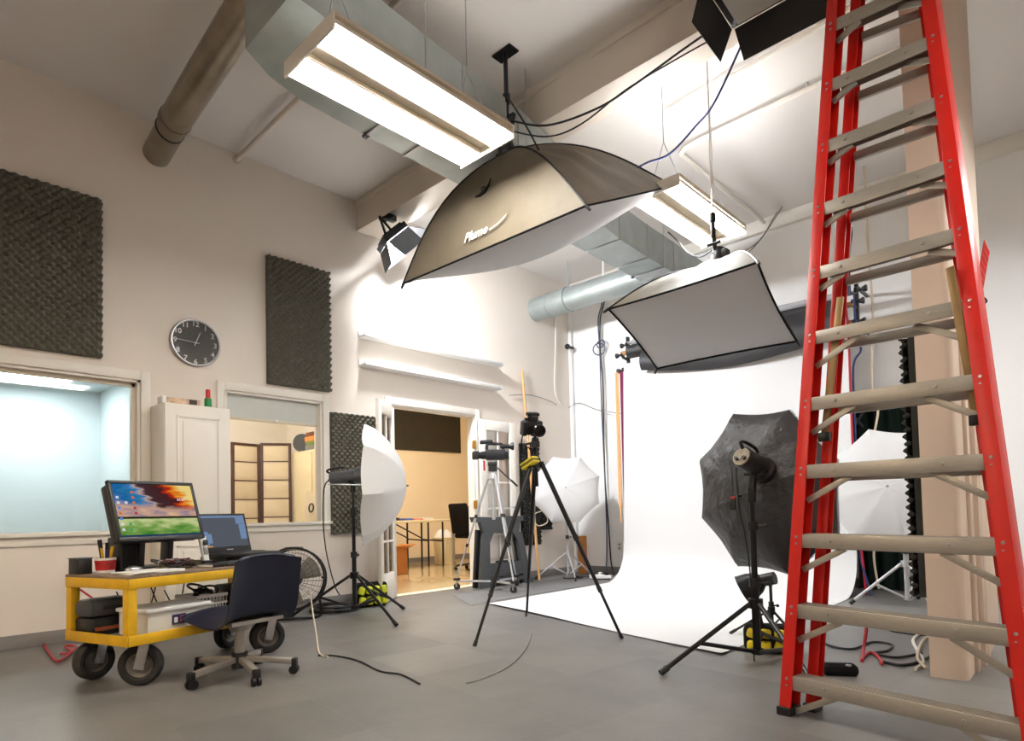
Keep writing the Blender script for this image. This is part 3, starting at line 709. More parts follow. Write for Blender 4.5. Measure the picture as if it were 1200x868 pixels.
# ---------------------------------------------------------------- lit video panel on the beam
def barn_panel(label, c, n, upv, w, h, lit, flaps, hang):
    c = Vector(c); n = Vector(n).normalized(); q = axis_frame(n, upv); x, y = q.col[0].copy(), q.col[1].copy()
    t = Thing('panel_light', label, 'light', c)
    t.part('housing', MB().box(c - n * .035, (w, h, .06), q, bevel=.006), M_BLACK)
    t.part('heat_sink', MB().box(c - n * .075, (w * .8, h * .8, .02), q), M_BLACKMETAL)
    if lit: t.part('light_face', MB().box(c - n * .001, (w * .9, h * .86, .006), q), emis('video_panel_glow', (0.93, 0.96, 1.0), E_PANEL), smooth=False)
    else: t.part('light_face', MB().box(c - n * .001, (w * .9, h * .86, .006), q), mat('unlit_diffuser', (200, 198, 190), rough=.5, noise=.01, scale=5), smooth=False)
    for e, out, ln, ang, m in flaps:
        a = x if e == 'x' else y; b = y if e == 'x' else x
        half = (w if e == 'x' else h) / 2; wid = (h if e == 'x' else w) * .96
        p0 = c + a * half * out
        d = (a * out * sin(ang) + n * cos(ang)).normalized()
        k = wid / 2
        mb = MB().poly([p0 - b * k, p0 + b * k, p0 + b * k * .92 + d * ln, p0 - b * k * .92 + d * ln], (a * out * cos(ang) - n * sin(ang)).normalized() * .004)
        t.part('barn_door', mb, m)
    hp = Vector(hang)
    p1 = c - n * .08
    t.part('bracket', MB().bar(p1 + x * w * .3, p1 - n * .14 + Vector((0, 0, .06)), .02, .02).bar(p1 - x * w * .3, p1 - n * .14 + Vector((0, 0, .06)), .02, .02).bar(p1 - n * .14 + Vector((0, 0, .03)), hp, .03, .03, bevel=.004), M_BLACKMETAL)
    t.part('clamp', MB().box(hp - Vector((0, 0, .03)), (.07, .1, .06), bevel=.008).cyl(hp - Vector((.1, 0, .03)), hp + Vector((.06, 0, -.03)), .009, n=8).cyl(hp - Vector((.1, .0, .06)), hp - Vector((.1, 0, -.03)), .008, n=8), M_BLACKMETAL)
    return t
M_FLAP = mat('black_flap', (30, 30, 32), rough=0.5, noise=0.08, scale=10)
M_FLAP_LIT = mat('flap_lit_tone', (150, 160, 172), rough=0.5, noise=0.06, scale=10)  # flaps catching the panel's light, that brightness put into their colour
barn_panel('lit black video panel with four barn doors clamped under the beam', (-5.169, 3.800, 3.704), (0.22, 0.64, -0.74), (0.35, 0.6, 0.5), 0.42, 0.28, True,
           [('x', -1, .24, .55, M_FLAP_LIT), ('x', 1, .20, .75, M_FLAP_LIT), ('y', 1, .22, .85, M_FLAP), ('y', -1, .2, .5, M_FLAP)], (-5.22, 3.80, 3.985))
barn_panel('unlit black panel light with barn doors at the upper edge left of the ladder', (-1.20, 3.36, 3.74), (0.0, -0.12, -0.99), (1, 0, 0), 0.40, 0.56, False,
           [('y', -1, .20, .30, M_FLAP), ('x', -1, .18, .35, M_FLAP), ('x', 1, .18, .5, M_FLAP), ('y', 1, .14, .5, M_FLAP)], (-1.20, 3.42, 4.31))

# ================================================================ acoustic foam on the wall
def foam(label, y0, y1, z0, z1, m=M_FOAM, x=XL + .003, amp=0.027, pitch=0.064, axis='x', sgn=1, group='egg crate foam panels on the wall', base=.022):
    """egg crate foam sheet; AXIS is the direction it faces"""
    nu = max(6, int((y1 - y0) / pitch * 7)); nv = max(6, int((z1 - z0) / pitch * 7))
    def fn(a, b):
        y = y0 + (y1 - y0) * a; z = z0 + (z1 - z0) * b
        h = base + amp * (1 + sin(2 * pi * (y - y0) / pitch) * sin(2 * pi * (z - z0) / pitch))
        p = (x + sgn * h, y, z)
        return p
    t = Thing('foam_panel', label, 'acoustic foam', (x, (y0 + y1) / 2, z0), group=group)
    t.part('egg_crate', MB().grid(fn, nu, nv), m)
    t.part('backing', MB().bb((x, y0, z0), (x + sgn * base, y1, z1)), m)
    return t
foam('large charcoal egg crate foam panel above the left window', 1.0 - .28, 1.382, 2.20, 3.475)
foam('charcoal egg crate foam panel between the clock and the lit panel light', 2.735, 3.398, 2.186, 3.428)
foam('charcoal egg crate foam panel behind the round white umbrella', 3.395, 3.985, 0.727, 1.98)
foam('narrow black egg crate foam strip behind the wooden pole', 6.26, 6.62, 0.46, 1.85, m=M_FOAMDARK)
foam('small offcut of black foam low on the wall beside the wooden pole', 6.66, 6.86, 0.66, 1.10, m=M_FOAMDARK)
foam('black egg crate foam on the side of the beige column', 3.82, 4.95, 0.40, 1.77, m=M_FOAMDARK, x=-0.684, sgn=-1, amp=.026, pitch=.075, base=.03)

# ================================================================ wall clock
def clock():
    t = Thing('wall_clock', 'round black wall clock with white numerals in a silver rim', 'clock', (XL, 2.09, 2.455))
    M = at((XL, 2.09, 2.455), Matrix(((0, 0, 1), (1, 0, 0), (0, 1, 0))))
    L = lambda v: M @ Vector(v)
    r = 0.208
    t.part('rim', MB().lathe([(r - .012, .0), (r, .0), (r + .002, .03), (r - .006, .042), (r - .016, .042), (r - .018, .02)], 48, M, closed=True), M_STEEL)
    f = t.part('face', MB().lathe([(0, .0), (r - .012, .0), (r - .012, .02), (0, .02)], 48, M), mat('clock_face', (58, 54, 46), rough=.4, noise=.04, scale=8))
    Mb = Matrix.Translation(-t.base)
    for h in range(1, 13):
        a = pi / 2 - h * pi / 6
        text_mesh('numeral', str(h), 0.062, M_WHITE, Mb @ M @ Matrix.Translation((cos(a) * r * .80, sin(a) * r * .80, .023)), f, bold=.001)
    def hand(nm, ang, l, w, z):
        d = Vector((sin(ang), cos(ang), 0))
        t.part(nm, MB().bar(L(-d * .03 + Vector((0, 0, z))), L(d * l + Vector((0, 0, z))), w, .003, side=(1, 0, 0)), M_WHITE)
    hand('hour_hand', radians(22), .105, .007, .028); hand('minute_hand', radians(273), .155, .006, .032)
    t.part('hub', MB().cyl(L((0, 0, .02)), L((0, 0, .036)), .008, n=12), M_WHITE)
    t.part('lens', MB().lathe([(0, .039), (r - .014, .039), (r - .014, .041), (0, .041)], 48, M), M_GLASS)
clock()

# ================================================================ picture ledges
for zc, nm in ((2.815, 'lower'), (3.0, 'upper')): pass
def ledge(label, y0, y1, z):
    t = Thing('wall_ledge', label, 'shelf', (XL, (y0 + y1) / 2, z), group='white ledges on the wall')
    d = .135
    t.part('shelf_board', MB().bb((XL, y0, z), (XL + d, y1, z + .018), .002), M_WHITE)
    t.part('front_lip', MB().bb((XL + d - .016, y0, z), (XL + d, y1, z + .045), .002), M_WHITE)
    t.part('back_rail', MB().bb((XL, y0, z + .018), (XL + .014, y1, z + .075), .002), M_WHITE)
ledge('upper white picture ledge on the wall above the double door', 3.755, 5.86, 2.825)
ledge('lower white picture ledge on the wall above the double door', 3.755, 5.83, 2.515)

# ================================================================ white cupboard with things on its top
cx0, cx1, cy0, cy1, ch = XL + .005, -5.443, 1.735, 2.255, 1.852
t = Thing('wall_cupboard', 'tall white panelled cupboard between the two windows', 'cabinet', ((cx0 + cx1) / 2, (cy0 + cy1) / 2, 0))
t.part('body', MB().bb((cx0, cy0, 0), (cx1 - .02, cy1, ch), .003), M_TRIM)
def raised_door(z0, z1, hz):
    mb = MB().bb((cx1 - .02, cy0 + .004, z0), (cx1, cy1 - .004, z1), .003)
    o = t.part('door', mb, M_TRIM)
    a, b, c, d = cy0 + .09, cy1 - .09, z0 + .09, z1 - .09
    t.part('moulding', MB().bb((cx1, a, c), (cx1 + .008, a + .02, d), .002).bb((cx1, b - .02, c), (cx1 + .008, b, d), .002).bb((cx1, a, c), (cx1 + .008, b, c + .02), .002).bb((cx1, a, d - .02), (cx1 + .008, b, d), .002), M_TRIM, o)
    t.part('raised_panel', MB().bb((cx1, a + .045, c + .045), (cx1 + .010, b - .045, d - .045), .005), M_TRIM, o)
    t.part('knob', MB().cyl((cx1, cy1 - .045, hz), (cx1 + .02, cy1 - .045, hz), .008, n=10).ball((cx1 + .028, cy1 - .045, hz), .016), M_STEEL, o)
raised_door(0.80, ch - .006, .86); raised_door(0.06, 0.79, .72)
b = Thing('cardboard_pack', 'long printed pack with a white end lying on the white cupboard', 'box', (-5.56, 1.90, ch), 0)
b.part('carton', MB().bb((-5.60, 1.76, ch), (-5.49, 2.03, ch + .05), .004), mat('printed_carton', (206, 178, 150), rough=.6, noise=.35, scale=22))
b.part('end_cap', MB().bb((-5.605, 1.735, ch), (-5.485, 1.765, ch + .055), .003), M_WHITE)
b.part('dark_label', MB().bb((-5.491, 1.94, ch + .006), (-5.488, 2.0, ch + .046)), mat('dark_print', (70, 56, 48), rough=.6, noise=.2, scale=20))
b = Thing('spray_bottle', 'small green bottle with a tall red cap on the white cupboard', 'bottle', (-5.52, 2.10, ch))
b.part('bottle_body', MB().lathe([(0, 0), (.027, 0), (.029, .004), (.029, .070), (.025, .078), (0, .078)], 20, Matrix.Translation((-5.52, 2.10, ch))), mat('green_plastic', (16, 128, 62), rough=.3, noise=.06, scale=12))
b.part('cap', MB().lathe([(0, .078), (.019, .078), (.018, .150), (.014, .155), (0, .155)], 20, Matrix.Translation((-5.52, 2.10, ch))), mat('red_cap', (206, 34, 26), rough=.35, noise=.05, scale=12))

# ================================================================ umbrellas, stands, flash heads
def umbrella(label, rim_c, axis, r, depth, cloth, rib_mat=M_BLACKMETAL, name='photo_umbrella', spin=0.0, scallop=0.035, shaft=(0.0, 0.35), front=None, wrinkle=0.0):
    """axis points from the rim's plane to the apex"""
    c = Vector(rim_c); a = Vector(axis).normalized(); q = axis_frame(a)
    t = Thing(name, label, 'umbrella', c)
    n = 8
    def pt(ang, s):
        d = ((ang - spin) % (2 * pi / n)) - pi / n          # from the middle of the gore
        e = cos(pi / n) / cos(d)
        rr = r * s * (1 + (e - 1) * (0.15 + 0.85 * s ** 3) - scallop * s ** 3 * (1 - (d / (pi / n)) ** 2))
        h = depth * (0.55 * (1 - s ** 2) + 0.45 * sqrt(max(0, 1 - s * s))) - 0.016 * s * (1 - (d / (pi / n)) ** 2)
        w = wrinkle * sin(23 * s + 5 * ang) * sin(9 * ang + 7 * s) * s
        return c + q @ Vector((rr * cos(ang), rr * sin(ang), h + w))
    t.part('canopy', MB().grid(lambda u, v: pt(spin + 2 * pi * u, max(v, 0.02)), n * 8, 14), cloth, fix=False)
    for k in range(n):
        ang = spin + 2 * pi * k / n + 1e-4
        t.part('rib', MB().tube([pt(ang, s / 10) - a * 0.006 for s in range(1, 11)], 0.003, 5), rib_mat)
    t.part('shaft', MB().cyl(c + a * (depth - shaft[0]), c + a * (depth - shaft[0] - shaft[1] - depth), 0.005, n=8), M_STEEL)
    t.part('ferrule', MB().cyl(c + a * (depth - .01), c + a * (depth + .02), 0.010, .006, n=10), rib_mat)
    if front:
        t.part('front_cover', MB().grid(lambda u, v: c - a * .02 + (pt(spin + 2 * pi * u, 1.0) - c) * max(v, .01), n * 6, 4), front, fix=False)
    return t
def light_stand(label, c, feet, hub_z, top, m, r=0.016, brace_z=None, name='light_stand', bottom=0.10, sections=((0, .45), (.45, .8), (.8, 1.0)), brace_f=0.5):
    c = Vector((c[0], c[1], 0)); t = Thing(name, label, 'stand', c)
    L = top - bottom
    for k, (a, b) in enumerate(sections):
        t.part('pole', MB().cyl(c + Vector((0, 0, bottom + L * a)), c + Vector((0, 0, bottom + L * b)), r * (1 - .2 * k), n=14), m)
        if k: t.part('collar', MB().cyl(c + Vector((0, 0, bottom + L * a - .035)), c + Vector((0, 0, bottom + L * a + .015)), r * 1.45, n=14).cyl(c + Vector((0, 0, bottom + L * a - .01)), c + Vector((r * 3, 0, bottom + L * a - .01)), .006, n=8).ball(c + Vector((r * 3.4, 0, bottom + L * a - .01)), .012, (1, .5, 1), 8), M_BLACK)
    t.part('hub', MB().cyl(c + Vector((0, 0, hub_z - .025)), c + Vector((0, 0, hub_z + .03)), r * 1.9, n=14), m)
    bz = brace_z if brace_z is not None else bottom + .02
    t.part('brace_collar', MB().cyl(c + Vector((0, 0, bz - .015)), c + Vector((0, 0, bz + .015)), r * 1.6, n=12), m)
    for f in feet:
        f = Vector((f[0], f[1], .012)); d = Vector((f.x - c.x, f.y - c.y, 0)).normalized()
        h = c + d * r * 2 + Vector((0, 0, hub_z))
        leg = t.part('leg', MB().cyl(h, f, r * .62, n=10), m)
        t.part('rubber_foot', MB().cyl(f + (h - f).normalized() * .05, f, r * .85, n=10), M_BLACK, leg)
        m0 = h.lerp(f, brace_f)
        t.part('brace', MB().cyl(c + Vector((0, 0, bz)) + d * r, m0, r * .55, n=8), m)
    return t
def flash_head(label, back, front, r, stand_top, m=M_BLACK, rear=M_GREYPLASTIC, handle=True, flare=1.25, name='flash_head'):
    b, f = Vector(back), Vector(front); d = (f - b).normalized(); q = axis_frame(d); L = (f - b).length
    t = Thing(name, label, 'flash', stand_top)
    t.part('body', MB().lathe([(0, 0), (r * .92, 0), (r, .01), (r, L * .75), (r * flare, L * .8), (r * flare, L), (r * .8, L), (0, L)], 24, at(b, q)), m)
    rp = t.part('rear_panel', MB().cyl(b - d * .006, b + d * .002, r * .86, n=24), rear)
    for k in (.4, -.4): t.part('control_knob', MB().cyl(b - d * .02 + q @ Vector((r * k, -r * .2, 0)), b + q @ Vector((r * k, -r * .2, 0)), r * .18, n=10), M_BLACK, rp)
    if handle:
        u = q @ Vector((0, 1, 0))
        t.part('handle', MB().tube(smooth_path([b + u * r * .8 - d * .0, b + u * r * 1.25 - d * .03, b + u * r * 1.5 + d * .01, b + u * r * 1.5 + d * L * .45, b + u * r * 1.0 + d * L * .55], 4), r * .16, 8), M_BLACK)
    s = Vector(stand_top)
    mid = b.lerp(f, .5)
    t.part('tilt_bracket', MB().bar(s, mid, .035, .03, bevel=.004).cyl(mid - Vector((.06, 0, .05)), mid + Vector((.06, 0, -.05)), .016, n=10).cyl(s - Vector((0, 0, .06)), s + Vector((0, 0, .02)), .024, n=12), M_BLACKMETAL)
    return t

# left white umbrella on its black stand
S1 = (-4.808, 3.047)
light_stand('tall black light stand under the round white umbrella near the fan', S1, ((-5.319, 2.695), (-4.217, 3.058), (-4.93, 3.66)), 0.385, 1.17, M_BLACKMETAL, r=.020, bottom=.09)
fb, ff = Vector((-5.006, 2.950, 1.239)), Vector((-4.784, 3.140, 1.269))
flash_head('silver topped flash head clamped behind the round white umbrella', fb, ff, .058, (S1[0], S1[1], 1.17), rear=M_STEEL, m=mat('grey_flash_shell', (92, 94, 98), rough=.4, metal=.3, noise=.06, scale=10))
rc1 = Vector((-4.725, 3.100, 1.174))
umbrella('round white photo umbrella seen from its side near the double door', rc1, (0.56, 0.83, -0.03), 0.535, 0.37, M_UMBWHITE, spin=.2, shaft=(.0, .30))
# umbrella in the back corner
U2 = Vector((-5.136, 6.450, 1.222))
umbrella('white photo umbrella facing the room in the far back corner', U2 - Vector((.60, -.78, .12)) * .16, (0.60, -0.78, 0.12), 0.48, 0.17, M_UMBWHITE, rib_mat=M_SILVER, spin=.35, shaft=(.0, .2))
P2 = U2 + Vector((-.22, .28, 0))
light_stand('silver light stand holding the white umbrella in the far back corner', P2, ((-5.637, 6.362, 0.000), (P2.x + .36, P2.y - .30), (P2.x + .15, P2.y + .36)), 0.34, 1.22, M_SILVER, r=.017, bottom=.04)
flash_head('small flash head hidden behind the white umbrella in the far corner', U2 + Vector((-.30, .39, -.06)), U2 + Vector((-.13, .17, -.02)), .05, (P2.x, P2.y, 1.22))
# umbrella behind the ladder
U3 = Vector((-1.361, 6.200, 1.054))
umbrella('white photo umbrella before the dark cloth, seen through the ladder steps', U3 - Vector((.16, -.98, .1)) * .15, (0.16, -0.98, 0.06), 0.56, 0.17, M_UMBWHITE, rib_mat=M_SILVER, spin=.25, shaft=(.0, .2))
P3 = (-1.291, 6.420, 0.516)
light_stand('silver light stand before the dark cloth, seen through the ladder steps', P3, ((P3[0] - .40, 6.15), (P3[0] + .22, 6.2), (P3[0], 6.85)), 0.36, 1.03, M_SILVER, r=.022, bottom=.04)
flash_head('flash head behind the white umbrella, seen through the ladder steps', U3 + Vector((.02, .46, -.02)), U3 + Vector((.0, .20, 0)), .05, (P3[0], 6.42, 1.03))

# black umbrella softbox with the big flash head
S4 = (-1.483, 3.582)
light_stand('black light stand in front, holding the black umbrella softbox', S4, ((-1.774, 2.999), (-1.05, 3.22), (-1.62, 4.05)), 0.335, .98, M_BLACKMETAL, r=.022, bottom=.045, brace_f=.58)
ub = umbrella('large black eight sided umbrella softbox beside the ladder', Vector((-1.559, 3.930, 0.982)), (-0.30, -0.95, -0.10), 0.545, 0.20, M_UMBBLACK, name='umbrella_softbox', spin=.30, scallop=.03, shaft=(.0, .1), front=M_DIFF, wrinkle=.004)
fh = flash_head('black flash head with a carry handle pushed into the black umbrella', (-1.498, 3.500, 1.181), (-1.449, 3.740, 1.097), .062, (S4[0], S4[1], .98), rear=mat('worn_control_panel', (132, 120, 100), rough=.5, noise=.3, scale=40))
rx = Thing('radio_trigger', 'small black radio trigger with a red light hanging from the flash head', 'trigger', (-1.541, 3.460, 0.913))
rx.part('case', MB().box((-1.541, 3.460, 0.908), (.03, .02, .065), bevel=.004), M_BLACK)
rx.part('red_window', MB().box((-1.535, 3.448, 0.947), (.022, .004, .014), bevel=.001), mat('red_window', (206, 30, 34), rough=.3, noise=.03, scale=10))
rx.part('lead', MB().tube(smooth_path([(-1.545, 3.460, 0.943), (-1.541, 3.465, 0.986), (-1.545, 3.470, 1.060), (-1.552, 3.480, 1.130)], 4), .003, 5), M_CORD_BLACK)
single('cable', MB().tube(smooth_path([(-1.518, 3.470, 1.117), (-1.517, 3.470, 1.010), (-1.507, 3.470, 0.864), (-1.495, 3.500, 0.741), (-1.494, 3.540, 0.569), (-1.491, 3.550, 0.373), (-1.493, 3.557, 0.008)], 5), .004, 6), M_CORD_BLACK, 'thin black cord running from the flash head down the front stand', 'cord')
# little light behind it
light_stand('short black stand with the reflector dish behind the black umbrella', (-1.735, 4.46), ((-1.95, 4.25), (-1.50, 4.28), (-1.74, 4.75)), .16, .33, M_BLACKMETAL, r=.013, bottom=.03, sections=((0, .6), (.6, 1.0)))
dh = Thing('reflector_light', 'black light with a bowl reflector low behind the black umbrella', 'light', (-1.735, 4.46, .33))
a0, a1 = Vector((-1.794, 4.460, 0.370)), Vector((-1.979, 4.400, 0.267)); dq = axis_frame(a1 - a0)
dh.part('lamp_body', MB().cyl((-1.703, 4.460, 0.393), a0, .045, n=18), M_BLACK)
dh.part('reflector_bowl', MB().lathe([(.05, 0), (.075, .03), (.095, .08), (.105, .14), (.11, .15), (.100, .14), (.09, .08), (.07, .035), (.0, .02)], 28, at(a0, dq)), M_BLACKMETAL)
dh.part('yoke', MB().bar((-1.735, 4.46, .33), Vector((-1.733, 4.460, 0.379)), .02, .02).cyl(Vector((-1.717, 4.420, 0.384)), Vector((-1.748, 4.500, 0.375)), .014, n=10), M_BLACKMETAL)

def cloth_bag(label, c, rx_, ry_, h, stripe, rot):
    """weighted saddle bag of coloured pockets with black bands"""
    t = Thing('sandbag', label, 'bag', (c[0], c[1], 0))
    R = Matrix.Rotation(rot, 3, 'Z')
    B0 = Vector((c[0], c[1], 0))
    t.part('bag_body', MB().box(B0 + R @ Vector((0, ry_ * .45, h * .5)), (rx_ * 2, ry_ * 1.1, h), R, bevel=.035), M_BLACKCLOTH)
    random.seed(len(label))
    for i in range(4):
        for j in range(2):
            x = (i - 1.5) * rx_ * .46; z = h * (.28 + .42 * j)
            RR = R @ Matrix.Rotation(random.uniform(-.35, .35), 3, 'Y')
            t.part('pocket', MB().box(B0 + R @ Vector((x, -ry_ * (.25 - .18 * j), z)), (rx_ * .36, ry_ * .55, h * .33), RR, bevel=.016), stripe)
    t.part('strap', MB().tube(smooth_path([B0 + R @ Vector((-rx_ * .7, -ry_ * .1, h * .9)), B0 + R @ Vector((0, -ry_ * .55, h * .62)), B0 + R @ Vector((rx_ * .8, -ry_ * .5, h * .35))], 6), .012, 8), M_BLACK)
    return t
cloth_bag('yellow and black sandbag beside the front black stand', (-1.50, 3.86), .17, .11, .17, M_BAGYELLOW, radians(20))
cloth_bag('lime yellow and black sandbag against the wall by the open door leaf', (-5.36, 3.60), .17, .11, .24, M_BAGLIME, radians(80))

# ================================================================ tripods
def tripod_leg(t, hub, foot, m, r0, cuffs, foot_m=M_BLACK, tip=True):
    hub, foot = Vector(hub), Vector(foot)
    cs = [0] + list(cuffs) + [1]
    top = None
    for i in range(len(cs) - 1):
        a, b = hub.lerp(foot, cs[i]), hub.lerp(foot, cs[i + 1])
        mb = MB().cyl(a, b, r0 * (1 - .2 * i), n=10)
        top = t.part('leg', mb, m)
        if i: t.part('leg_lock', MB().cyl(a - (foot - hub).normalized() * .025, a + (foot - hub).normalized() * .015, r0 * (1.35 - .2 * i), n=10), M_BLACK, top)
    if tip: t.part('rubber_foot', MB().cyl(hub.lerp(foot, .975), foot, r0 * .8, n=10), foot_m, top)
hub = Vector((-3.116, 3.56, 1.27))
t = Thing('camera_tripod', 'tall black tripod standing at the edge of the white paper', 'tripod', (-3.116, 3.56, 0))
for f in ((-3.142, 2.912, 0.0), (-3.684, 4.035, 0.0), (-2.488, 3.707, 0.0)):
    d = Vector((f[0] - hub.x, f[1] - hub.y, 0)).normalized()
    tripod_leg(t, hub + d * .045, f, M_BLACKMETAL, .0175, (.45, .74))
t.part('spider', MB().cyl(hub - Vector((0, 0, .04)), hub + Vector((0, 0, .03)), .05, .035, n=14), M_BLACK)
t.part('centre_column', MB().cyl(hub - Vector((0, 0, .18)), hub + Vector((0, 0, .14)), .015, n=12), M_BLACKMETAL)
t.part('column_lock', MB().cyl(hub + Vector((0, 0, .03)), hub + Vector((0, 0, .06)), .026, n=12), M_BLACK)
t.part('head', MB().cyl(hub + Vector((0, 0, .115)), hub + Vector((0, 0, .16)), .034, n=14).ball(hub + Vector((0, 0, .17)), .03, n=12), M_BLACK)
t.part('pan_handle', MB().cyl(hub + Vector((-.02, 0, .155)), hub + Vector((-.10, -.03, .14)), .008, n=8), M_BLACK)
yb = Thing('tape_pouch', 'yellow striped strap wrapped round the tall black tripod', 'strap', (-3.115, 3.500, 1.260))
R = axis_frame(Vector((-3.012, 3.500, 1.310)) - Vector((-3.220, 3.500, 1.216)), (0, -1, 0))
pm = (Vector((-3.012, 3.500, 1.310)) + Vector((-3.220, 3.500, 1.216))) / 2 - Vector((0, .01, 0))
for k in range(3):
    yb.part('strap_turn', MB().box(pm + R @ Vector(((k - 1) * .016, 0, 0)), (.015, .07, .135), R, bevel=.003), mat('olive_strap', (96, 90, 26), rough=.7, noise=.1, scale=12) if k == 1 else M_BAGYELLOW)
cpos = Vector((-3.167, 3.540, 1.539))
t = Thing('dslr_camera', 'black stills camera on the tall black tripod', 'camera', (hub.x, hub.y, hub.z + .20))
Rc = axis_frame(Vector((.85, -.42, -.28)))         # lens direction
cb = hub + Vector((-.03, 0, .27))
t.part('body', MB().box(cb, (.15, .11, .075), Rc, bevel=.014), M_BLACK)
t.part('prism', MB().box(cb + Rc @ Vector((0, .07, .0)), (.07, .05, .08), Rc, bevel=.016), M_BLACK)
t.part('grip', MB().box(cb + Rc @ Vector((-.075, -.005, .02)), (.035, .11, .085), Rc, bevel=.012), M_BLACK)
ln = t.part('lens', MB().lathe([(0, .03), (.036, .03), (.038, .07), (.042, .075), (.042, .11), (.046, .115), (.046, .14), (.040, .14), (.036, .12), (0, .118)], 24, at(cb + Rc @ Vector((.01, -.005, 0)), Rc)), M_BLACKMETAL)
t.part('front_glass', MB().lathe([(0, .124), (.035, .121), (.035, .119), (0, .119)], 20, at(cb + Rc @ Vector((.01, -.005, 0)), Rc)), M_LENS, ln)
t.part('flash_shoe', MB().box(cb + Rc @ Vector((0, .10, -.01)), (.10, .03, .06), Rc, bevel=.012), M_BLACK)
t.part('dial', MB().cyl(cb + Rc @ Vector((-.05, .055, 0)), cb + Rc @ Vector((-.05, .072, 0)), .016, n=14), M_BLACK)
t.part('neck_strap', MB().tube(smooth_path([cb + Vector((-.07, -.02, -.02)), cb + Vector((-.085, -.03, -.12)), cb + Vector((-.06, -.03, -.20)), cb + Vector((-.02, -.03, -.15)), cb + Vector((.03, -.03, -.19)), cb + Vector((.05, -.02, -.05))], 5), .005, 6), M_BLACKCLOTH)
t.part('plate', MB().box(cb + Vector((.03, 0, -.06)), (.05, .05, .018), bevel=.004), M_BLACK)

# silver tripod on a wheeled dolly with a camcorder
hc = Vector((-5.25, 5.22, 1.36)); W = [Vector((-5.70, 5.02, 0)), Vector((-4.875, 5.135, 0)), Vector((-5.33, 5.66, 0))]
g0 = Vector((hc.x, hc.y, .105))
d = Thing('tripod_dolly', 'folding wheeled dolly under the silver tripod', 'dolly', (hc.x, hc.y, 0))
d.part('hub', MB().cyl(g0 - Vector((0, 0, .02)), g0 + Vector((0, 0, .02)), .05, n=16), M_BLACK)
for w in W:
    e = Vector((w.x, w.y, .105)); arm = d.part('arm', MB().bar(g0, e, .028, .022, bevel=.003), M_SILVER)
    d.part('clamp', MB().box(e + Vector((0, 0, .02)), (.075, .05, .03), Matrix.Rotation(math.atan2(w.y - g0.y, w.x - g0.x), 3, 'Z'), bevel=.006), M_BLACK, arm)
    k = Vector((0.35, -0.94, 0))
    wh = d.part('caster', MB().cyl(e - k * .012 + Vector((0, 0, -.065)), e + k * .012 + Vector((0, 0, -.065)), .040, n=20), M_RUBBER)
    d.part('caster_fork', MB().cyl(e, e - Vector((0, 0, .03)), .012, n=8).bar(e + k * .018 - Vector((0, 0, .02)), e + k * .018 - Vector((0, 0, .07)), .02, .004, side=k).bar(e - k * .018 - Vector((0, 0, .02)), e - k * .018 - Vector((0, 0, .07)), .02, .004, side=k), M_STEEL, wh)
t = Thing('video_tripod', 'silver video tripod standing on a wheeled dolly by the door', 'tripod', (hc.x, hc.y, .1))
for w in W:
    dd = Vector((w.x - hc.x, w.y - hc.y, 0)).normalized(); f = Vector((w.x, w.y, .135)); h = hc + dd * .05
    tripod_leg(t, h, f, M_SILVER, .017, (.40, .68), tip=False)
    t.part('spreader', MB().bar((hc.x, hc.y, .86), h.lerp(f, .40), .016, .008), M_SILVER)
t.part('spider', MB().cyl(hc - Vector((0, 0, .05)), hc + Vector((0, 0, .02)), .055, .045, n=14), M_SILVER)
t.part('centre_column', MB().cyl(hc - Vector((0, 0, .52)), hc + Vector((0, 0, .06)), .014, n=12).cyl(hc - Vector((0, 0, .53)), hc - Vector((0, 0, .50)), .02, n=12), M_SILVER)
t.part('fluid_head', MB().cyl(hc + Vector((0, 0, .04)), hc + Vector((0, 0, .10)), .05, n=18).box(hc + Vector((0, 0, .125)), (.10, .075, .05), Matrix.Rotation(.6, 3, 'Z'), bevel=.01), M_BLACK)
t.part('pan_handle', MB().cyl(hc + Vector((.04, .04, .08)), hc + Vector((.21, .16, -.12)), .008, n=8).cyl(hc + Vector((.17, .13, -.07)), hc + Vector((.23, .175, -.145)), .014, n=10), M_BLACK)
ax = Vector((-.62, -.78, 0)).normalized()      # lens direction
Rv = axis_frame(ax); u3 = Vector((0, 0, 1)); vc = hc + Vector((.02, .03, .235))
t = Thing('video_camera', 'black camcorder with a top handle on the silver tripod', 'camera', hc + Vector((0, 0, .16)))
t.part('body', MB().box(vc, (.10, .12, .23), Rv, bevel=.016), M_BLACK)
lens = t.part('lens_barrel', MB().lathe([(0, .1), (.046, .1), (.048, .16), (.042, .165), (.042, .20), (0, .20)], 22, at(vc - u3 * .005, Rv)), M_BLACKMETAL)
t.part('lens_hood', MB().box(vc + ax * .235 - u3 * .005, (.115, .095, .075), Rv, bevel=.012), M_BLACK, lens)
t.part('front_glass', MB().cyl(vc + ax * .272 - u3 * .005, vc + ax * .276 - u3 * .005, .034, n=20), M_LENS, lens)
t.part('carry_handle', MB().tube(smooth_path([vc + ax * .10 + u3 * .05, vc + ax * .09 + u3 * .125, vc + ax * .0 + u3 * .13, vc - ax * .08 + u3 * .12, vc - ax * .10 + u3 * .05], 5), .018, 8), M_BLACK)
t.part('handle_stripe', MB().bar(vc + ax * .03 + u3 * .149, vc - ax * .07 + u3 * .142, .012, .004), mat('dark_red_stripe', (128, 32, 34), rough=.4, noise=.03, scale=10))
t.part('microphone', MB().cyl(vc + ax * .18 + u3 * .15, vc + ax * .03 + u3 * .155, .024, n=14), M_BLACK)
vf = t.part('viewfinder', MB().cyl(vc - ax * .06 + u3 * .10, vc - ax * .17 + u3 * .10, .026, n=14), M_BLACK)
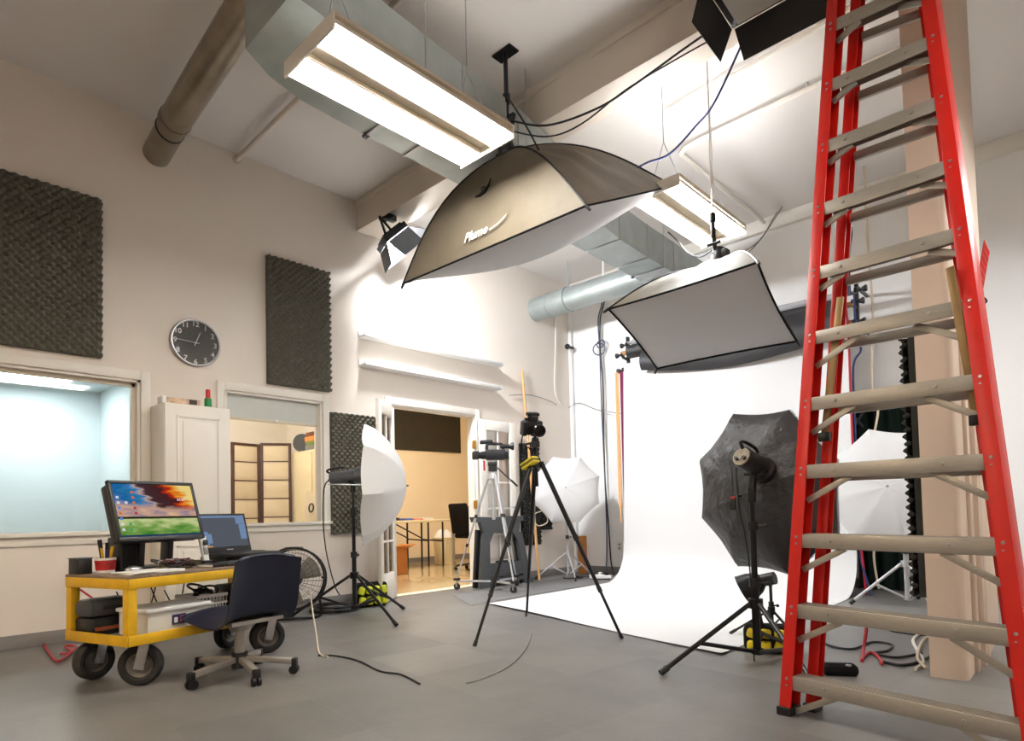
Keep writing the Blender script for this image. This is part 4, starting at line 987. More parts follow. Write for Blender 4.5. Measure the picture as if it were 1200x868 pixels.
t.part('eyecup', MB().lathe([(.022, 0), (.045, .04), (.048, .06), (.038, .06), (.018, .02)], 20, at(vc - ax * .16 + u3 * .10, axis_frame(-ax))), M_BLACK, vf)
t.part('battery', MB().box(vc - ax * .135 - u3 * .005, (.055, .09, .05), Rv, bevel=.008), M_BLACK)
t.part('red_release', MB().bar(hc + Vector((-.07, -.07, .05)), hc + Vector((-.07, -.07, .17)), .02, .014, side=(1, 0, 0)), mat('red_enamel', (214, 52, 58), rough=.4, noise=.03, scale=10))

# ================================================================ white paper sweep and its rack
paper = Thing('paper_backdrop', 'wide white background paper hanging down and sweeping over the floor', 'backdrop', (-3.1, 6.95, 2.72))
XLft, XRgt = -4.46, -1.80
def sheet(a, s):
    """a across, s down the hang and then forward along the floor"""
    xb = XLft + (XRgt - XLft) * a
    H, Rr, y0 = 2.70, 0.42, 6.86
    if s < .35: 
        z = H - (H - Rr) * (s / .35); return (xb - (1 - a) * .08 * (s / .35), y0 + .012 * sin(9 * a + 4 * s), z)
    xl = xb - (1 - a) * .08
    if s < .55:
        th = (s - .35) / .2 * pi / 2
        return (xl, y0 - Rr * (1 - cos(th)), Rr - (Rr - .006) * sin(th))
    f = (s - .55) / .45
    p0 = Vector((xl, y0 - Rr, .006)); fl = Vector((-4.492, 4.359, .006)); fr = Vector((-1.722, 3.62, .006))
    p1 = fl.lerp(fr, a); q = p0.lerp(p1, f)
    if f > .93: q.z += 0.012 * (f - .93) / .07 * (0.5 + .5 * sin(7 * a))
    return q
paper.part('sheet', MB().grid(sheet, 24, 44), M_PAPER, fix=False)
paper.part('core', MB().cyl((XLft - .06, 6.95, 2.74), (XRgt + .06, 6.95, 2.74), .032, n=20), M_CARDBOARD)
paper.part('roll', MB().cyl((XLft, 6.95, 2.74), (XRgt, 6.95, 2.74), .075, n=28), M_PAPER)
black = Thing('black_backdrop', 'roll of black background paper with its end drooping above the white paper', 'backdrop', (-3.1, 6.93, 2.95))
black.part('roll', MB().cyl((XLft + .05, 6.93, 2.955), (XRgt - .05, 6.93, 2.925), .085, n=28), mat('black_paper', (40, 39, 40), rough=.55, noise=.05, scale=6))
black.part('core', MB().cyl((XLft - .06, 6.93, 2.955), (XRgt + .06, 6.93, 2.925), .03, n=18), M_CARDBOARD)
def droop(a, s):
    x = -4.15 + (-1.86 + 4.15) * a
    z0 = 2.95 - .02 * a; dp = .30 + .12 * sin(pi * a) + .05 * a
    y = 6.93 - .085 - .10 * sin(pi * s * .8) + .03 * sin(5 * a)
    return (x, y, z0 - dp * s - .0)
black.part('loose_end', MB().grid(droop, 20, 12), MATS['black_paper'], fix=False)
third = Thing('grey_backdrop', 'thin uppermost roll of grey background paper on the rack', 'backdrop', (-3.1, 7.05, 3.1))
third.part('roll', MB().cyl((XLft + .05, 7.05, 3.115), (XRgt - .05, 7.05, 3.075), .04, n=20), mat('grey_paper', (176, 176, 180), rough=.7, noise=.02, scale=6))
third.part('core', MB().cyl((XLft - .06, 7.05, 3.115), (XRgt + .06, 7.05, 3.075), .022, n=14), M_STEEL)
for x, sg, lab in ((XLft - .05, -1, 'black roller bracket holding the paper rolls at their left end'), (XRgt + .05, 1, 'black roller bracket holding the paper rolls beside the ladder')):
    b = Thing('roller_bracket', lab, 'bracket', (x, YB, 2.7), group='roller brackets of the paper rolls')
    b.part('wall_arm', MB().bb((x - .015, 7.04, 2.60), (x + .015, 7.09, 3.2), .003).bb((x - .012, 7.05, 2.70), (x + .012, YB, 2.73)).bb((x - .012, 7.05, 3.12), (x + .012, YB, 3.15)), M_BLACKMETAL)
    for y, z in ((6.95, 2.74), (6.93, 2.94), (7.05, 3.095)):
        h = b.part('hook', MB().bar((x, 7.06, z - .05), (x, y, z - .035), .02, .03).cyl((x - .015, y, z), (x + .015, y, z), .034, n=14), M_BLACKMETAL)
        b.part('knob', MB().cyl((x, y, z), (x + sg * .07, y, z), .010, n=8).lathe([(0, .05), (.018, .05), (.034, .085), (.034, .098), (0, .098)], 14, at((x, y, z), axis_frame((sg, 0, 0)))), M_BLACK, h)
for k, (dx, m, lab, zb) in enumerate(((-.15, M_ORANGE, 'pale orange bead chain hanging beside the white paper', .95), (-.075, M_PURPLE, 'plum bead chain hanging beside the white paper', .80))):
    x = XLft + dx
    mb = MB()
    mb.tube([(x - .014, 6.93, 2.72), (x - .016, 6.93, zb), (x, 6.93, zb - .03), (x + .016, 6.93, zb), (x + .014, 6.93, 2.72)], .012, 6)
    mb.tube([(x, 6.93, zb - .2), (x, 6.93, zb - .02)], .012, 8)
    single('bead_chain', mb, m, lab, 'chain', base=(x, 6.93, 2.72))

# ================================================================ floor covering by the set
single('floor_mat', MB().poly([(-5.32, 4.62, .003), (-5.44, 6.0, .003), (-5.50, 7.0, .003), (-4.62, 6.9, .003), (-4.60, 4.40, .003), (-4.56, 4.20, .003)], (0, 0, -.002)), M_MAT, 'thin grey mat along the side of the white paper', 'mat')

# ================================================================ poles, sawhorse, small things at the wall
single('wooden_pole', MB().cyl((-5.56, 6.36, .0), (-5.745, 6.33, 2.83), .019, .018, n=12).cyl((-5.745, 6.33, 2.83), (-5.748, 6.329, 2.87), .018, .008, n=12), M_WOODPOLE, 'long plain wooden pole leaning against the wall', 'pole', base=(-5.56, 6.36, 0))
t = Thing('folding_sawhorse', 'dark grey folded plastic sawhorse leaning on the glazed door leaf', 'sawhorse', (-5.50, 5.68, 0))
def tx(y, z): return (-5.50 - .10 * z, y, z)
def slabp(name, pts, th=.05, m=M_GREYPLASTIC, parent=None): return t.part(name, MB().poly([tx(y, z) for y, z in pts], (-th, 0, 0)), m, parent)
slabp('top_beam', [(5.24, .80), (6.10, .80), (6.10, .865), (5.22, .865)], .09)
slabp('upper_rail', [(5.36, .66), (6.00, .66), (6.04, .80), (5.32, .80)], .06)
slabp('leg', [(5.22, .0), (5.39, .0), (5.46, .66), (5.35, .66)]); slabp('leg', [(6.0, .0), (6.15, .0), (6.05, .66), (5.95, .66)])
slabp('tray', [(5.40, .12), (5.99, .12), (5.975, .26), (5.42, .26)], .06); slabp('tray_lip', [(5.41, .26), (5.98, .26), (5.975, .285), (5.415, .285)], .075)
slabp('lower_rail', [(5.39, .05), (6.0, .05), (5.995, .10), (5.395, .10)], .04)
slabp('corner_gusset', [(5.445, .54), (5.53, .66), (5.455, .66)], .04); slabp('corner_gusset', [(5.965, .54), (5.955, .66), (5.88, .66)], .04)
t.part('rear_leg', MB().bar((-5.62, 5.26, .0), (-5.66, 5.36, .70), .04, .10, side=(0, 1, 0), bevel=.004), M_BLACK); t.part('rear_leg', MB().bar((-5.62, 6.12, .0), (-5.66, 6.02, .70), .04, .10, side=(0, 1, 0), bevel=.004), M_BLACK)
for y in (5.58, 5.70, 5.82): t.part('tool_notch', MB().box((-5.548, y, .30), (.05, .06, .025), bevel=.006), M_BLACK)
t = Thing('security_camera', 'small black round security camera in the back corner', 'camera', (-5.708, 7.300, 3.357))
p = Vector((-5.693, 7.280, 3.350)); t.part('dome', MB().ball(p, .042, n=16), M_BLACK); t.part('mount', MB().cyl(p, (p.x, 7.412, p.z), .022, n=12), M_BLACK)
single('brown_plank', MB().bb((-5.62, 7.30, 0), (-5.50, 7.36, .55), .004), M_BOXBROWN, 'brown cardboard strip standing in the back corner behind the umbrella stand', 'cardboard')
t = Thing('wall_socket', 'white wall socket low on the back wall beside the paper', 'socket', (-5.003, 7.460, 0.400))
p = Vector((-5.003, 7.460, 0.400)); t.part('plate', MB().box((p.x, 7.463, p.z), (.075, .012, .12), bevel=.003), M_WHITE); t.part('outlet', MB().box((p.x, 7.456, p.z + .025), (.035, .004, .03), bevel=.001).box((p.x, 7.456, p.z - .025), (.035, .004, .03), bevel=.001), M_CORD_GREY)
# dark cloth and small clamp behind the ladder
single('dark_cloth', MB().grid(lambda a, s: (-1.93 + .60 * a, 7.40 + .025 * sin(26 * a + 2 * s), .01 + 2.07 * s), 40, 10), M_GREENBLACK, 'dark green cloth hanging on the back wall behind the ladder', 'cloth', base=(-1.6, 7.4, 2.05), fix=False)
t = Thing('spring_clamp', 'small grey spring clamp on the edge of the dark cloth', 'clamp', (-1.856, 7.350, 1.835))
for p, q in (((-1.890, 7.340, 1.747), (-1.802, 7.340, 1.882)), ((-1.876, 7.330, 1.817), (-1.814, 7.330, 1.719))): t.part('jaw', MB().bar(p, q, .035, .02, bevel=.004), M_GREYPLASTIC)
# red perforated sheet on a hook at the picture's right edge
t = Thing('red_mesh_basket', 'red perforated basket hooked on the side of the beige column', 'basket', (-0.52, 4.6, 2.3))
mb = MB()
for i in range(8): mb.bar((-.49, 4.52 + i * .03, 2.12), (-.44, 4.56 + i * .03, 2.42), .008, .006, side=(1, 0, 0))
for i in range(9): mb.bar((-.49 + .05 * i / 8, 4.52 + .03 * i / 8, 2.12 + .3 * i / 8), (-.49 + .05 * i / 8, 4.73 + .03 * i / 8, 2.12 + .3 * i / 8), .008, .006, side=(1, 0, 0))
t.part('wire_mesh', mb, M_RED); t.part('hook', MB().tube(smooth_path([(-.52, 4.62, 2.12), (-.47, 4.62, 2.11), (-.45, 4.62, 2.08), (-.48, 4.62, 2.06)], 4), .006, 6), M_BLACKMETAL); t.part('back_plate', MB().bb((-.52, 4.50, 2.10), (-.50, 4.78, 2.14)), M_RED)

# ================================================================ yellow cart
CN = Vector((-3.763, 1.022, 0)); CU = Vector((-0.27, 0.963, 0)).normalized(); CV = Vector((-CU.y, CU.x, 0))
CA = math.atan2(CU.y, CU.x)                    # the cart's long direction
CR = Matrix.Rotation(CA, 3, 'Z')
CL, CW, CTOP = 1.10, 0.58, 0.605
def cp(a, b, z): return CN + CU * a + CV * b + Vector((0, 0, z))
def cbox(mb, a0, a1, b0, b1, z0, z1, bevel=0.0):
    return mb.box(cp((a0 + a1) / 2, (b0 + b1) / 2, (z0 + z1) / 2), (abs(a1 - a0), abs(b1 - b0), abs(z1 - z0)), CR, bevel)
def cthing(name, label, cat, a, b, z, group=None): return Thing(name, label, cat, cp(a, b, z), group=group)
t = cthing('utility_cart', 'yellow two shelf cart on big black wheels', 'cart', CL / 2, CW / 2, 0)
for a in (0, CL - .045):
    for b in (0, CW - .045): t.part('post', cbox(MB(), a, a + .045, b, b + .006, .235, .56).box(cp(a + (.003 if a == 0 else .042), b + .0225, .40), (.006, .045, .325), CR) if False else cbox(MB(), a, a + .05, b, b + .05, .235, .56, .004), M_YELLOW)
def frame(name, z0, z1):
    for a0, a1, b0, b1 in ((0, CL, -.006, .008), (0, CL, CW - .008, CW + .006), (-.006, .008, 0, CW), (CL - .008, CL + .006, 0, CW)):
        t.part(name, cbox(MB(), a0, a1, b0, b1, z0, z1, .002), M_YELLOW)
frame('top_rail', .535, .59); frame('lower_rail', .235, .29)
t.part('top_board', cbox(MB(), -.004, CL + .004, -.004, CW + .004, .585, CTOP, .003), M_CARTWOOD)
t.part('lower_shelf', cbox(MB(), .01, CL - .01, .01, CW - .01, .245, .262, .002), mat('shelf_board', (150, 146, 140), rough=.6, noise=.12, scale=8))
def cart_wheel(w, turn, wr=.112):
    c = Vector((w[0], w[1], wr)); ax = Vector((cos(turn), sin(turn), 0))
    M = at(c, axis_frame(ax))
    hw = .034
    o = t.part('wheel', MB().lathe([(wr * .60, -hw * .7), (wr * .72, -hw), (wr * .90, -hw), (wr * .985, -hw * .6), (wr, 0), (wr * .985, hw * .6), (wr * .90, hw), (wr * .72, hw), (wr * .60, hw * .7)], 32, M, closed=True), M_RUBBER)
    t.part('rim', MB().lathe([(0, -hw * .5), (wr * .35, -hw * .5), (wr * .40, -hw * .2), (wr * .62, -hw * .72), (wr * .62, hw * .72), (wr * .40, hw * .2), (wr * .35, hw * .5), (0, hw * .5)], 24, M), M_RIM, o)
    t.part('hub_bolt', MB().cyl(c - ax * (hw + .018), c + ax * (hw + .018), .012, n=8), M_STEEL, o)
    fork = MB()
    tr = Vector((-ax.y, ax.x, 0))
    for s in (-1, 1): fork.bar(c + ax * s * (hw + .008) - Vector((0, 0, .02)), c + ax * s * (hw + .008) + tr * .03 + Vector((0, 0, .115)), .05, .006, side=ax, bevel=.001)
    fork.box(c + tr * .03 + Vector((0, 0, .119)), (.1, .085, .012), Matrix.Rotation(turn, 3, 'Z'), bevel=.002)
    t.part('fork', fork, M_STEEL, o)
for w, tn in (((cp(.13, .10, 0)), radians(-35)), (cp(.10, CW - .09, 0), radians(20)), (cp(CL - .12, .10, 0), radians(-15)), (cp(CL - .12, CW - .09, 0), radians(30))):
    cart_wheel((w.x, w.y), tn)

# computer monitor
mc = cp(.46, .36, CTOP)
mon = Thing('computer_monitor', 'wide black desktop monitor showing a sunset over a green field', 'monitor', mc)
MR = CR @ Matrix.Rotation(radians(-19), 3, 'X') @ Matrix.Rotation(0, 3, 'Z')
ctr = cp(.375, .335, .955)
def ml(x, y, z): return ctr + MR @ Vector((x, y, z))      # x along the screen, -y towards the viewer
mw_, mh_ = .53, .375
mon.part('rear_shell', MB().box(ml(0, .045, .0), (mw_ * .97, .075, mh_ * .94), MR, bevel=.014), M_BLACK)
bz = mon.part('bezel', MB().box(ml(0, -.002, mh_ / 2 - .010), (mw_, .03, .02), MR, bevel=.003).box(ml(0, -.002, -mh_ / 2 + .013), (mw_, .03, .026), MR, bevel=.003).box(ml(-mw_ / 2 + .009, -.002, 0), (.018, .03, mh_), MR, bevel=.003).box(ml(mw_ / 2 - .009, -.002, 0), (.018, .03, mh_), MR, bevel=.003), M_BLACK)
scw, scz0, scz1 = mw_ / 2 - .017, -mh_ / 2 + .024, mh_ / 2 - .018
scr = mon.part('screen', MB().grid(lambda u, v: ml(-scw + 2 * scw * u, -.010, scz0 + (scz1 - scz0) * v), 1, 1, uv=True), wallpaper_material(), fix=False)
icol = [(230, 230, 240), (90, 150, 230), (220, 120, 70), (240, 240, 240), (70, 170, 110), (200, 60, 60)]
random.seed(4)
for i in range(9):
    for j in range(3 if i < 6 else 2):
        if random.random() < .25: continue
        x = -scw + .022 + j * .045; z = scz1 - .022 - i * .033
        rgb = random.choice(icol)
        mon.part('desktop_icon', MB().poly([ml(x - .008, -.0106, z - .006), ml(x + .008, -.0106, z - .006), ml(x + .008, -.0106, z + .009), ml(x - .008, -.0106, z + .009)]), emis('icon_%d_%d_%d' % rgb, s2l([v / 255 for v in rgb]), E_SCREEN), scr)
mon.part('taskbar', MB().poly([ml(-scw, -.0106, scz0), ml(scw, -.0106, scz0), ml(scw, -.0106, scz0 + .014), ml(-scw, -.0106, scz0 + .014)]), emis('taskbar_glow', (.02, .05, .12), E_SCREEN), scr)
text_mesh('wallpaper_word', 'acer', .034, emis('white_word', (1, 1, 1), E_SCREEN), Matrix.Translation(-mon.base) @ at(ml(.165, -.0112, .075), MR @ Matrix.Rotation(pi / 2, 3, 'X')), scr, extrude=0)
mon.part('stand_neck', MB().bar(cp(.32, .44, CTOP + .01), cp(.32, .42, .86), .08, .035, side=CU, bevel=.004), M_BLACK); mon.part('stand_neck', MB().bar(cp(.50, .44, CTOP + .01), cp(.50, .42, .86), .08, .035, side=CU, bevel=.004), M_BLACK)
mon.part('stand_base', cbox(MB(), .26, .58, .33, .52, CTOP, CTOP + .022, .006), M_BLACK)
# laptop, its dock and a keyboard
dk = cthing('laptop_dock', 'black box under the laptop', 'box', .92, .36, CTOP); dk.part('case', cbox(MB(), .78, 1.08, .24, .50, CTOP, CTOP + .045, .005), M_BLACK); dk.part('front_slot', cbox(MB(), .80, 1.02, .236, .241, CTOP + .012, CTOP + .022), M_GREYPLASTIC)
lp_ = cthing('laptop', 'open black laptop with a grey program window, beside the monitor', 'laptop', .92, .36, CTOP + .045)
z0 = CTOP + .045
lp_.part('base', cbox(MB(), .76, 1.16, .17, .46, z0, z0 + .02, .004), M_BLACK)
kb = lp_.part('keyboard', cbox(MB(), .785, 1.135, .28, .43, z0 + .02, z0 + .022), M_GREYPLASTIC)
for r in range(5):
    mb = MB()
    for k in range(14): cbox(mb, .792 + k * .0245, .813 + k * .0245, .288 + r * .028, .312 + r * .028, z0 + .022, z0 + .025)
    lp_.part('key_row', mb, M_BLACK, kb, stuff=True, smooth=False)
lp_.part('touchpad', cbox(MB(), .90, 1.01, .195, .265, z0 + .02, z0 + .0212), M_GREYPLASTIC)
LR = CR @ Matrix.Rotation(radians(-16), 3, 'X')
lc = cp(.96, .455, z0 + .02)
def ll(x, y, z): return lc + LR @ Vector((x * 1.08, y, z * 1.12))
lid = lp_.part('lid', MB().box(ll(0, .006, .125), (.40, .012, .28), LR, bevel=.004), M_BLACK)
lp_.part('screen', MB().poly([ll(-.168, -.0015, .035), ll(.168, -.0015, .035), ll(.168, -.0015, .235), ll(-.168, -.0015, .235)]), emis('program_grey', s2l((.36, .38, .42)), E_SCREEN), lid)
for x0_, x1_, za, zb in ((-.168, .168, .222, .235), (-.168, -.12, .045, .135), (-.168, -.095, .06, .12), (.10, .168, .18, .222), (.118, .168, .08, .178), (-.168, -.155, .035, .222)):
    lp_.part('tool_window', MB().poly([ll(x0_, -.0022, za), ll(x1_, -.0022, za), ll(x1_, -.0022, zb), ll(x0_, -.0022, zb)]), emis('program_blue', s2l((.48, .58, .72)), E_SCREEN), lid)
lp_.part('taskbar', MB().poly([ll(-.168, -.0023, .035), ll(-.10, -.0023, .035), ll(-.10, -.0023, .044), ll(-.168, -.0023, .044)]), emis('program_orange', s2l((.85, .6, .35)), E_SCREEN), lid)
text_mesh('lid_badge', 'lenovo', .013, M_STEEL, Matrix.Translation(-lp_.base) @ at(ll(.02, -.001, .017), LR @ Matrix.Rotation(pi / 2, 3, 'X')), lid, extrude=.0004) if False else lp_.part('lid_badge', MB().box(ll(.02, -.001, .017), (.05, .002, .006), LR), M_STEEL, lid)
kb2 = cthing('computer_keyboard', 'black computer keyboard at the edge of the yellow cart', 'keyboard', .80, .10, CTOP); kb2.part('tray', cbox(MB(), .62, 1.05, .03, .17, CTOP, CTOP + .016, .004), M_BLACK)
for r in range(5):
    mb = MB()
    for k in range(20): cbox(mb, .632 + k * .0205, .650 + k * .0205, .04 + r * .024, .06 + r * .024, CTOP + .016, CTOP + .024)
    kb2.part('key_row', mb, M_GREYPLASTIC, stuff=True, smooth=False)
# loose things on the cart top
b = cthing('black_tin', 'small black box at the far end of the cart top', 'box', .03, .50, CTOP); b.part('case', cbox(MB(), .0, .075, .46, .56, CTOP, CTOP + .085, .004), M_BLACK); b.part('lid', cbox(MB(), -.003, .078, .457, .563, CTOP + .085, CTOP + .092, .002), M_GREYPLASTIC)
cc = cp(.135, .44, CTOP); M = Matrix.Translation(cc)
t = Thing('tool_cup', 'red and white tub full of pens and tools', 'cup', cc)
t.part('tub', MB().lathe([(0, 0), (.046, 0), (.055, .085), (.052, .085), (.043, .006), (0, .006)], 24, M), M_WHITE)
t.part('red_label', MB().lathe([(.0478, .015), (.0545, .072), (.0535, .072), (.0468, .015)], 24, M, closed=True), mat('red_print', (176, 34, 34), rough=.5, noise=.4, scale=30))
for k, (dx, dy, h, m, r) in enumerate(((-.02, .01, .17, M_BLACK, .010), (.0, -.02, .19, M_BLACK, .012), (.015, .02, .15, M_YELLOW, .010), (.03, 0, .13, M_CORD_BLUE, .008), (-.005, .025, .12, M_BLACK, .007), (.025, -.02, .14, M_YELLOW, .007))):
    single('hand_tool', MB().cyl(cc + Vector((dx * .5, dy * .5, .01)), cc + Vector((dx * 1.5, dy * 1.5, h)), r * .7, r, n=8), m, ['thin black screwdriver leaning left in the tool tub', 'thick black plier grip in the tool tub', 'yellow handled tool in the tool tub', 'blue pen in the tool tub', 'black marker pen at the back of the tool tub', 'short yellow pencil in the tool tub'][k], 'tool', base=cc + Vector((dx * .5, dy * .5, .01)))
sp = cthing('desk_speaker', 'black desktop speaker behind the left side of the monitor', 'speaker', .25, .46, CTOP); sp.part('case', cbox(MB(), .195, .30, .40, .53, CTOP, CTOP + .20, .006), M_BLACK); sp.part('grille', cbox(MB(), .205, .29, .396, .401, CTOP + .02, CTOP + .18, .002), M_BLACKCLOTH)
ms = cthing('computer_mouse', 'grey computer mouse on the cart top', 'mouse', .20, .28, CTOP); ms.part('shell', MB().ball(cp(.20, .28, CTOP + .012), 1, (.05, .03, .024), 16, CR), M_STEEL); ms.part('wheel', MB().cyl(cp(.18, .275, CTOP + .034), cp(.18, .285, CTOP + .034), .006, n=10), M_BLACK)
pp = cthing('paper_stack', 'thin stack of white papers at the near corner of the cart top', 'paper', .20, .14, CTOP)
for k in range(3): pp.part('sheet', MB().box(cp(.20, .14, CTOP + .003 + .004 * k), (.297, .21, .003), CR @ Matrix.Rotation(radians(-6 + 7 * k), 3, 'Z')), M_WHITE)
random.seed(11)
cb_ = cthing('cable_tangle', 'tangled bundle of dark cables before the monitor stand', 'cables', .42, .22, CTOP)
for k in range(9):
    pts = []
    for s in range(9): pts.append(cp(.42 + random.uniform(-.11, .13), .22 + random.uniform(-.07, .07), CTOP + .008 + random.uniform(0, .055)))
    cb_.part('cable', MB().tube(smooth_path(pts, 4), random.choice((.004, .006)), 5), [M_CORD_BLACK, mat('olive_cable', (84, 76, 56), rough=.6, noise=.1, scale=20), M_CORD_GREY, mat('maroon_cable', (90, 36, 40), rough=.6, noise=.1, scale=20)][k % 4])
cb_.part('adapter', cbox(MB(), .43, .53, .22, .28, CTOP, CTOP + .05, .008), M_GREYPLASTIC)
pk = cthing('paperback', 'dark notebook lying flat beside the cable tangle', 'book', .57, .13, CTOP); pk.part('cover', cbox(MB(), .54, .63, .05, .20, CTOP, CTOP + .018, .002), M_BLACK); pk.part('pages', cbox(MB(), .536, .626, .053, .197, CTOP + .003, CTOP + .015), M_WHITE)
ph = cthing('cordless_phone', 'white cordless phone standing in its cradle by the laptop', 'phone', .70, .34, CTOP)
PRt = CR @ Matrix.Rotation(radians(-12), 3, 'X')
ph.part('cradle', cbox(MB(), .665, .735, .30, .37, CTOP, CTOP + .03, .006), M_BLACK); hs = ph.part('handset', MB().box(cp(.70, .35, CTOP + .10), (.045, .022, .17), PRt, bevel=.008), M_WHITE)
ph.part('display', MB().box(cp(.70, .336, CTOP + .145), (.032, .006, .035), PRt, bevel=.001), M_BLACK, hs); ph.part('keypad', MB().box(cp(.70, .332, CTOP + .09), (.03, .006, .045), PRt, bevel=.001), M_CORD_GREY, hs)
# lower shelf
SH = .262
b = cthing('storage_box', 'white lidded storage box with a small label on the lower shelf', 'box', .30, .17, SH)
b.part('tub', MB().poly([cp(.13, .04, SH), cp(.50, .04, SH), cp(.50, .30, SH), cp(.13, .30, SH)], (0, 0, .125)), mat('milky_plastic', (222, 218, 208), rough=.4, noise=.02, scale=6)); b.part('lid', cbox(MB(), .115, .515, .025, .315, SH + .125, SH + .15, .008), M_WHITE)
lb = b.part('label', cbox(MB(), .27, .35, .033, .041, SH + .045, SH + .10), mat('navy_label', (48, 44, 92), rough=.5, noise=.25, scale=40))
b.part('label_mark', cbox(MB(), .315, .34, .030, .034, SH + .055, SH + .09), mat('pink_label', (206, 82, 110), rough=.5, noise=.2, scale=40), lb); b.part('label_mark', cbox(MB(), .278, .298, .030, .034, SH + .055, SH + .085), M_WHITE, lb)
pr = cthing('black_case', 'black equipment case lying under the grey one on the lower shelf', 'case', .14, .44, SH); pr.part('shell', cbox(MB(), .02, .27, .35, .54, SH, SH + .10, .02), M_BLACK); pr.part('orange_strip', cbox(MB(), .03, .26, .342, .352, SH + .03, SH + .05), mat('rust_strip', (150, 76, 48), rough=.6, noise=.2, scale=20))
pr = cthing('grey_case', 'dark grey rounded case on top of the black equipment case', 'case', .14, .44, SH + .10); pr.part('shell', cbox(MB(), .01, .26, .36, .53, SH + .10, SH + .20, .03), M_GREYPLASTIC); pr.part('handle', MB().tube(smooth_path([cp(.08, .355, SH + .15), cp(.08, .33, SH + .155), cp(.18, .33, SH + .155), cp(.18, .355, SH + .15)], 4), .008, 8), M_BLACK)
bk = cthing('laundry_basket', 'white plastic basket of cables on the lower shelf', 'basket', .68, .35, SH)
bk.part('floor_plate', cbox(MB(), .585, .775, .265, .435, SH, SH + .006), M_WHITE)
for a0, a1, b0, b1 in ((.57, .79, .25, .25), (.57, .79, .45, .45), (.57, .57, .25, .45), (.79, .79, .25, .45)):
    n = 9 if a0 != a1 else 8
    mb = MB()
    for i in range(n + 1):
        f = i / n; p = cp(a0 + (a1 - a0) * f, b0 + (b1 - b0) * f, SH); q = p + Vector((0, 0, .15)); c_ = cp(.68, .35, SH)
        mb.bar(c_ + (p - c_) * .88, q, .009, .005, side=(p - c_))
    for h in (.05, .10): mb.bar(c_ + (cp(a0, b0, SH + h) - c_) * 1.0 - Vector((0, 0, 0)) if False else cp(a0, b0, SH + h), cp(a1, b1, SH + h), .006, .012)
    mb.bar(cp(a0, b0, SH + .15), cp(a1, b1, SH + .15), .014, .02)
    bk.part('basket_side', mb, M_WHITE)
random.seed(5)
cb2 = cthing('cable_coil', 'coiled black cables heaped in the white basket', 'cables', .68, .35, SH + .10)
for k in range(5): cb2.part('loop', MB().torus(cp(.68 + random.uniform(-.04, .04), .35 + random.uniform(-.03, .03), SH + .12 + .02 * k), .055 + .008 * (k % 3), .007, (random.uniform(-.6, .6), random.uniform(-.6, .6), 1), 20, 6), M_CORD_BLACK)
cb3 = cthing('shelf_cords', 'slack black cords drooping behind the white storage box', 'cables', .5, .45, SH)
for a, b, h in ((.55, .50, .25), (.62, .46, .20), (.35, .50, .22)): cb3.part('cord', MB().tube(smooth_path([cp(a - .12, b, SH + h), cp(a - .06, b - .03, SH + .06), cp(a, b - .05, SH + .02), cp(a + .07, b - .02, SH + .10), cp(a + .12, b, SH + h)], 5), .004, 5), M_CORD_BLACK)
bx = cthing('power_adapter', 'black power unit on the lower shelf behind the basket', 'adapter', .90, .30, SH); bx.part('case', cbox(MB(), .82, .98, .22, .42, SH, SH + .20, .01), M_BLACK); bx.part('vent_plate', cbox(MB(), .84, .96, .216, .221, SH + .03, SH + .17, .002), M_GREYPLASTIC)

# ================================================================ navy swivel chair
HB = Vector((-3.64, 1.55, 0)); face = Vector((-.985, -.17, 0)).normalized(); side = Vector((-face.y, face.x, 0))
t = Thing('swivel_chair', 'navy plastic shell chair on a metal five star base', 'chair', HB)
def sc(f, s, z): return HB + face * f + side * s + Vector((0, 0, z))
prof = [(.25, .335), (.245, .362), (.20, .372), (.10, .357), (.0, .345), (-.10, .345), (-.165, .365), (-.195, .42), (-.212, .50), (-.228, .58), (-.245, .66), (-.252, .685), (-.262, .692)]
pp_ = smooth_path([(a, 0, b) for a, b in prof], 3)
def shell(u, v, off=0.0):
    k = u * (len(pp_) - 1); i = min(int(k), len(pp_) - 2); p = pp_[i].lerp(pp_[i + 1], k - i)
    q = (pp_[i + 1] - pp_[i]).normalized(); nrm = Vector((q.z, 0, -q.x))
    w = .205 + .012 * sin(pi * min(1, u * 1.2))
    if u > .9: w -= .05 * ((u - .9) / .1) ** 2
    if u < .06: w -= .03 * ((.06 - u) / .06) ** 2
    x = (v - .5) * 2
    curl = abs(x) ** 3 * .05 * (1.0 if .1 < u < .97 else .5)
    inside = Vector((-q.z, 0, q.x))
    p2 = p + inside * (curl * .9) + nrm * off
    return sc(p2.x, x * w, p2.z)
mb = MB(); nu, nv = 48, 18
mb.grid(lambda u, v: shell(u, v), nu, nv)
mb.grid(lambda u, v: shell(u, v, .010), nu, nv)
bm = mb.bm; bm.verts.ensure_lookup_table(); N1 = (nu + 1) * (nv + 1)
def vid(g, i, j): return bm.verts[g * N1 + i * (nv + 1) + j]
for i in range(nu):
    for j in (0, nv): bm.faces.new((vid(0, i, j), vid(0, i + 1, j), vid(1, i + 1, j), vid(1, i, j)))
for j in range(nv):
    for i in (0, nu): bm.faces.new((vid(0, i, j), vid(0, i, j + 1), vid(1, i, j + 1), vid(1, i, j)))
t.part('seat_shell', mb, M_NAVY)
t.part('seat_plate', MB().box(sc(.0, 0, .322), (.30, .30, .014), Matrix.Rotation(math.atan2(face.y, face.x), 3, 'Z'), bevel=.003).bar(sc(-.17, .16, .325), sc(-.17, -.16, .325), .02, .02).cyl(sc(0, 0, .26), sc(0, 0, .322), .05, .08, n=16), M_CHAIRMETAL)
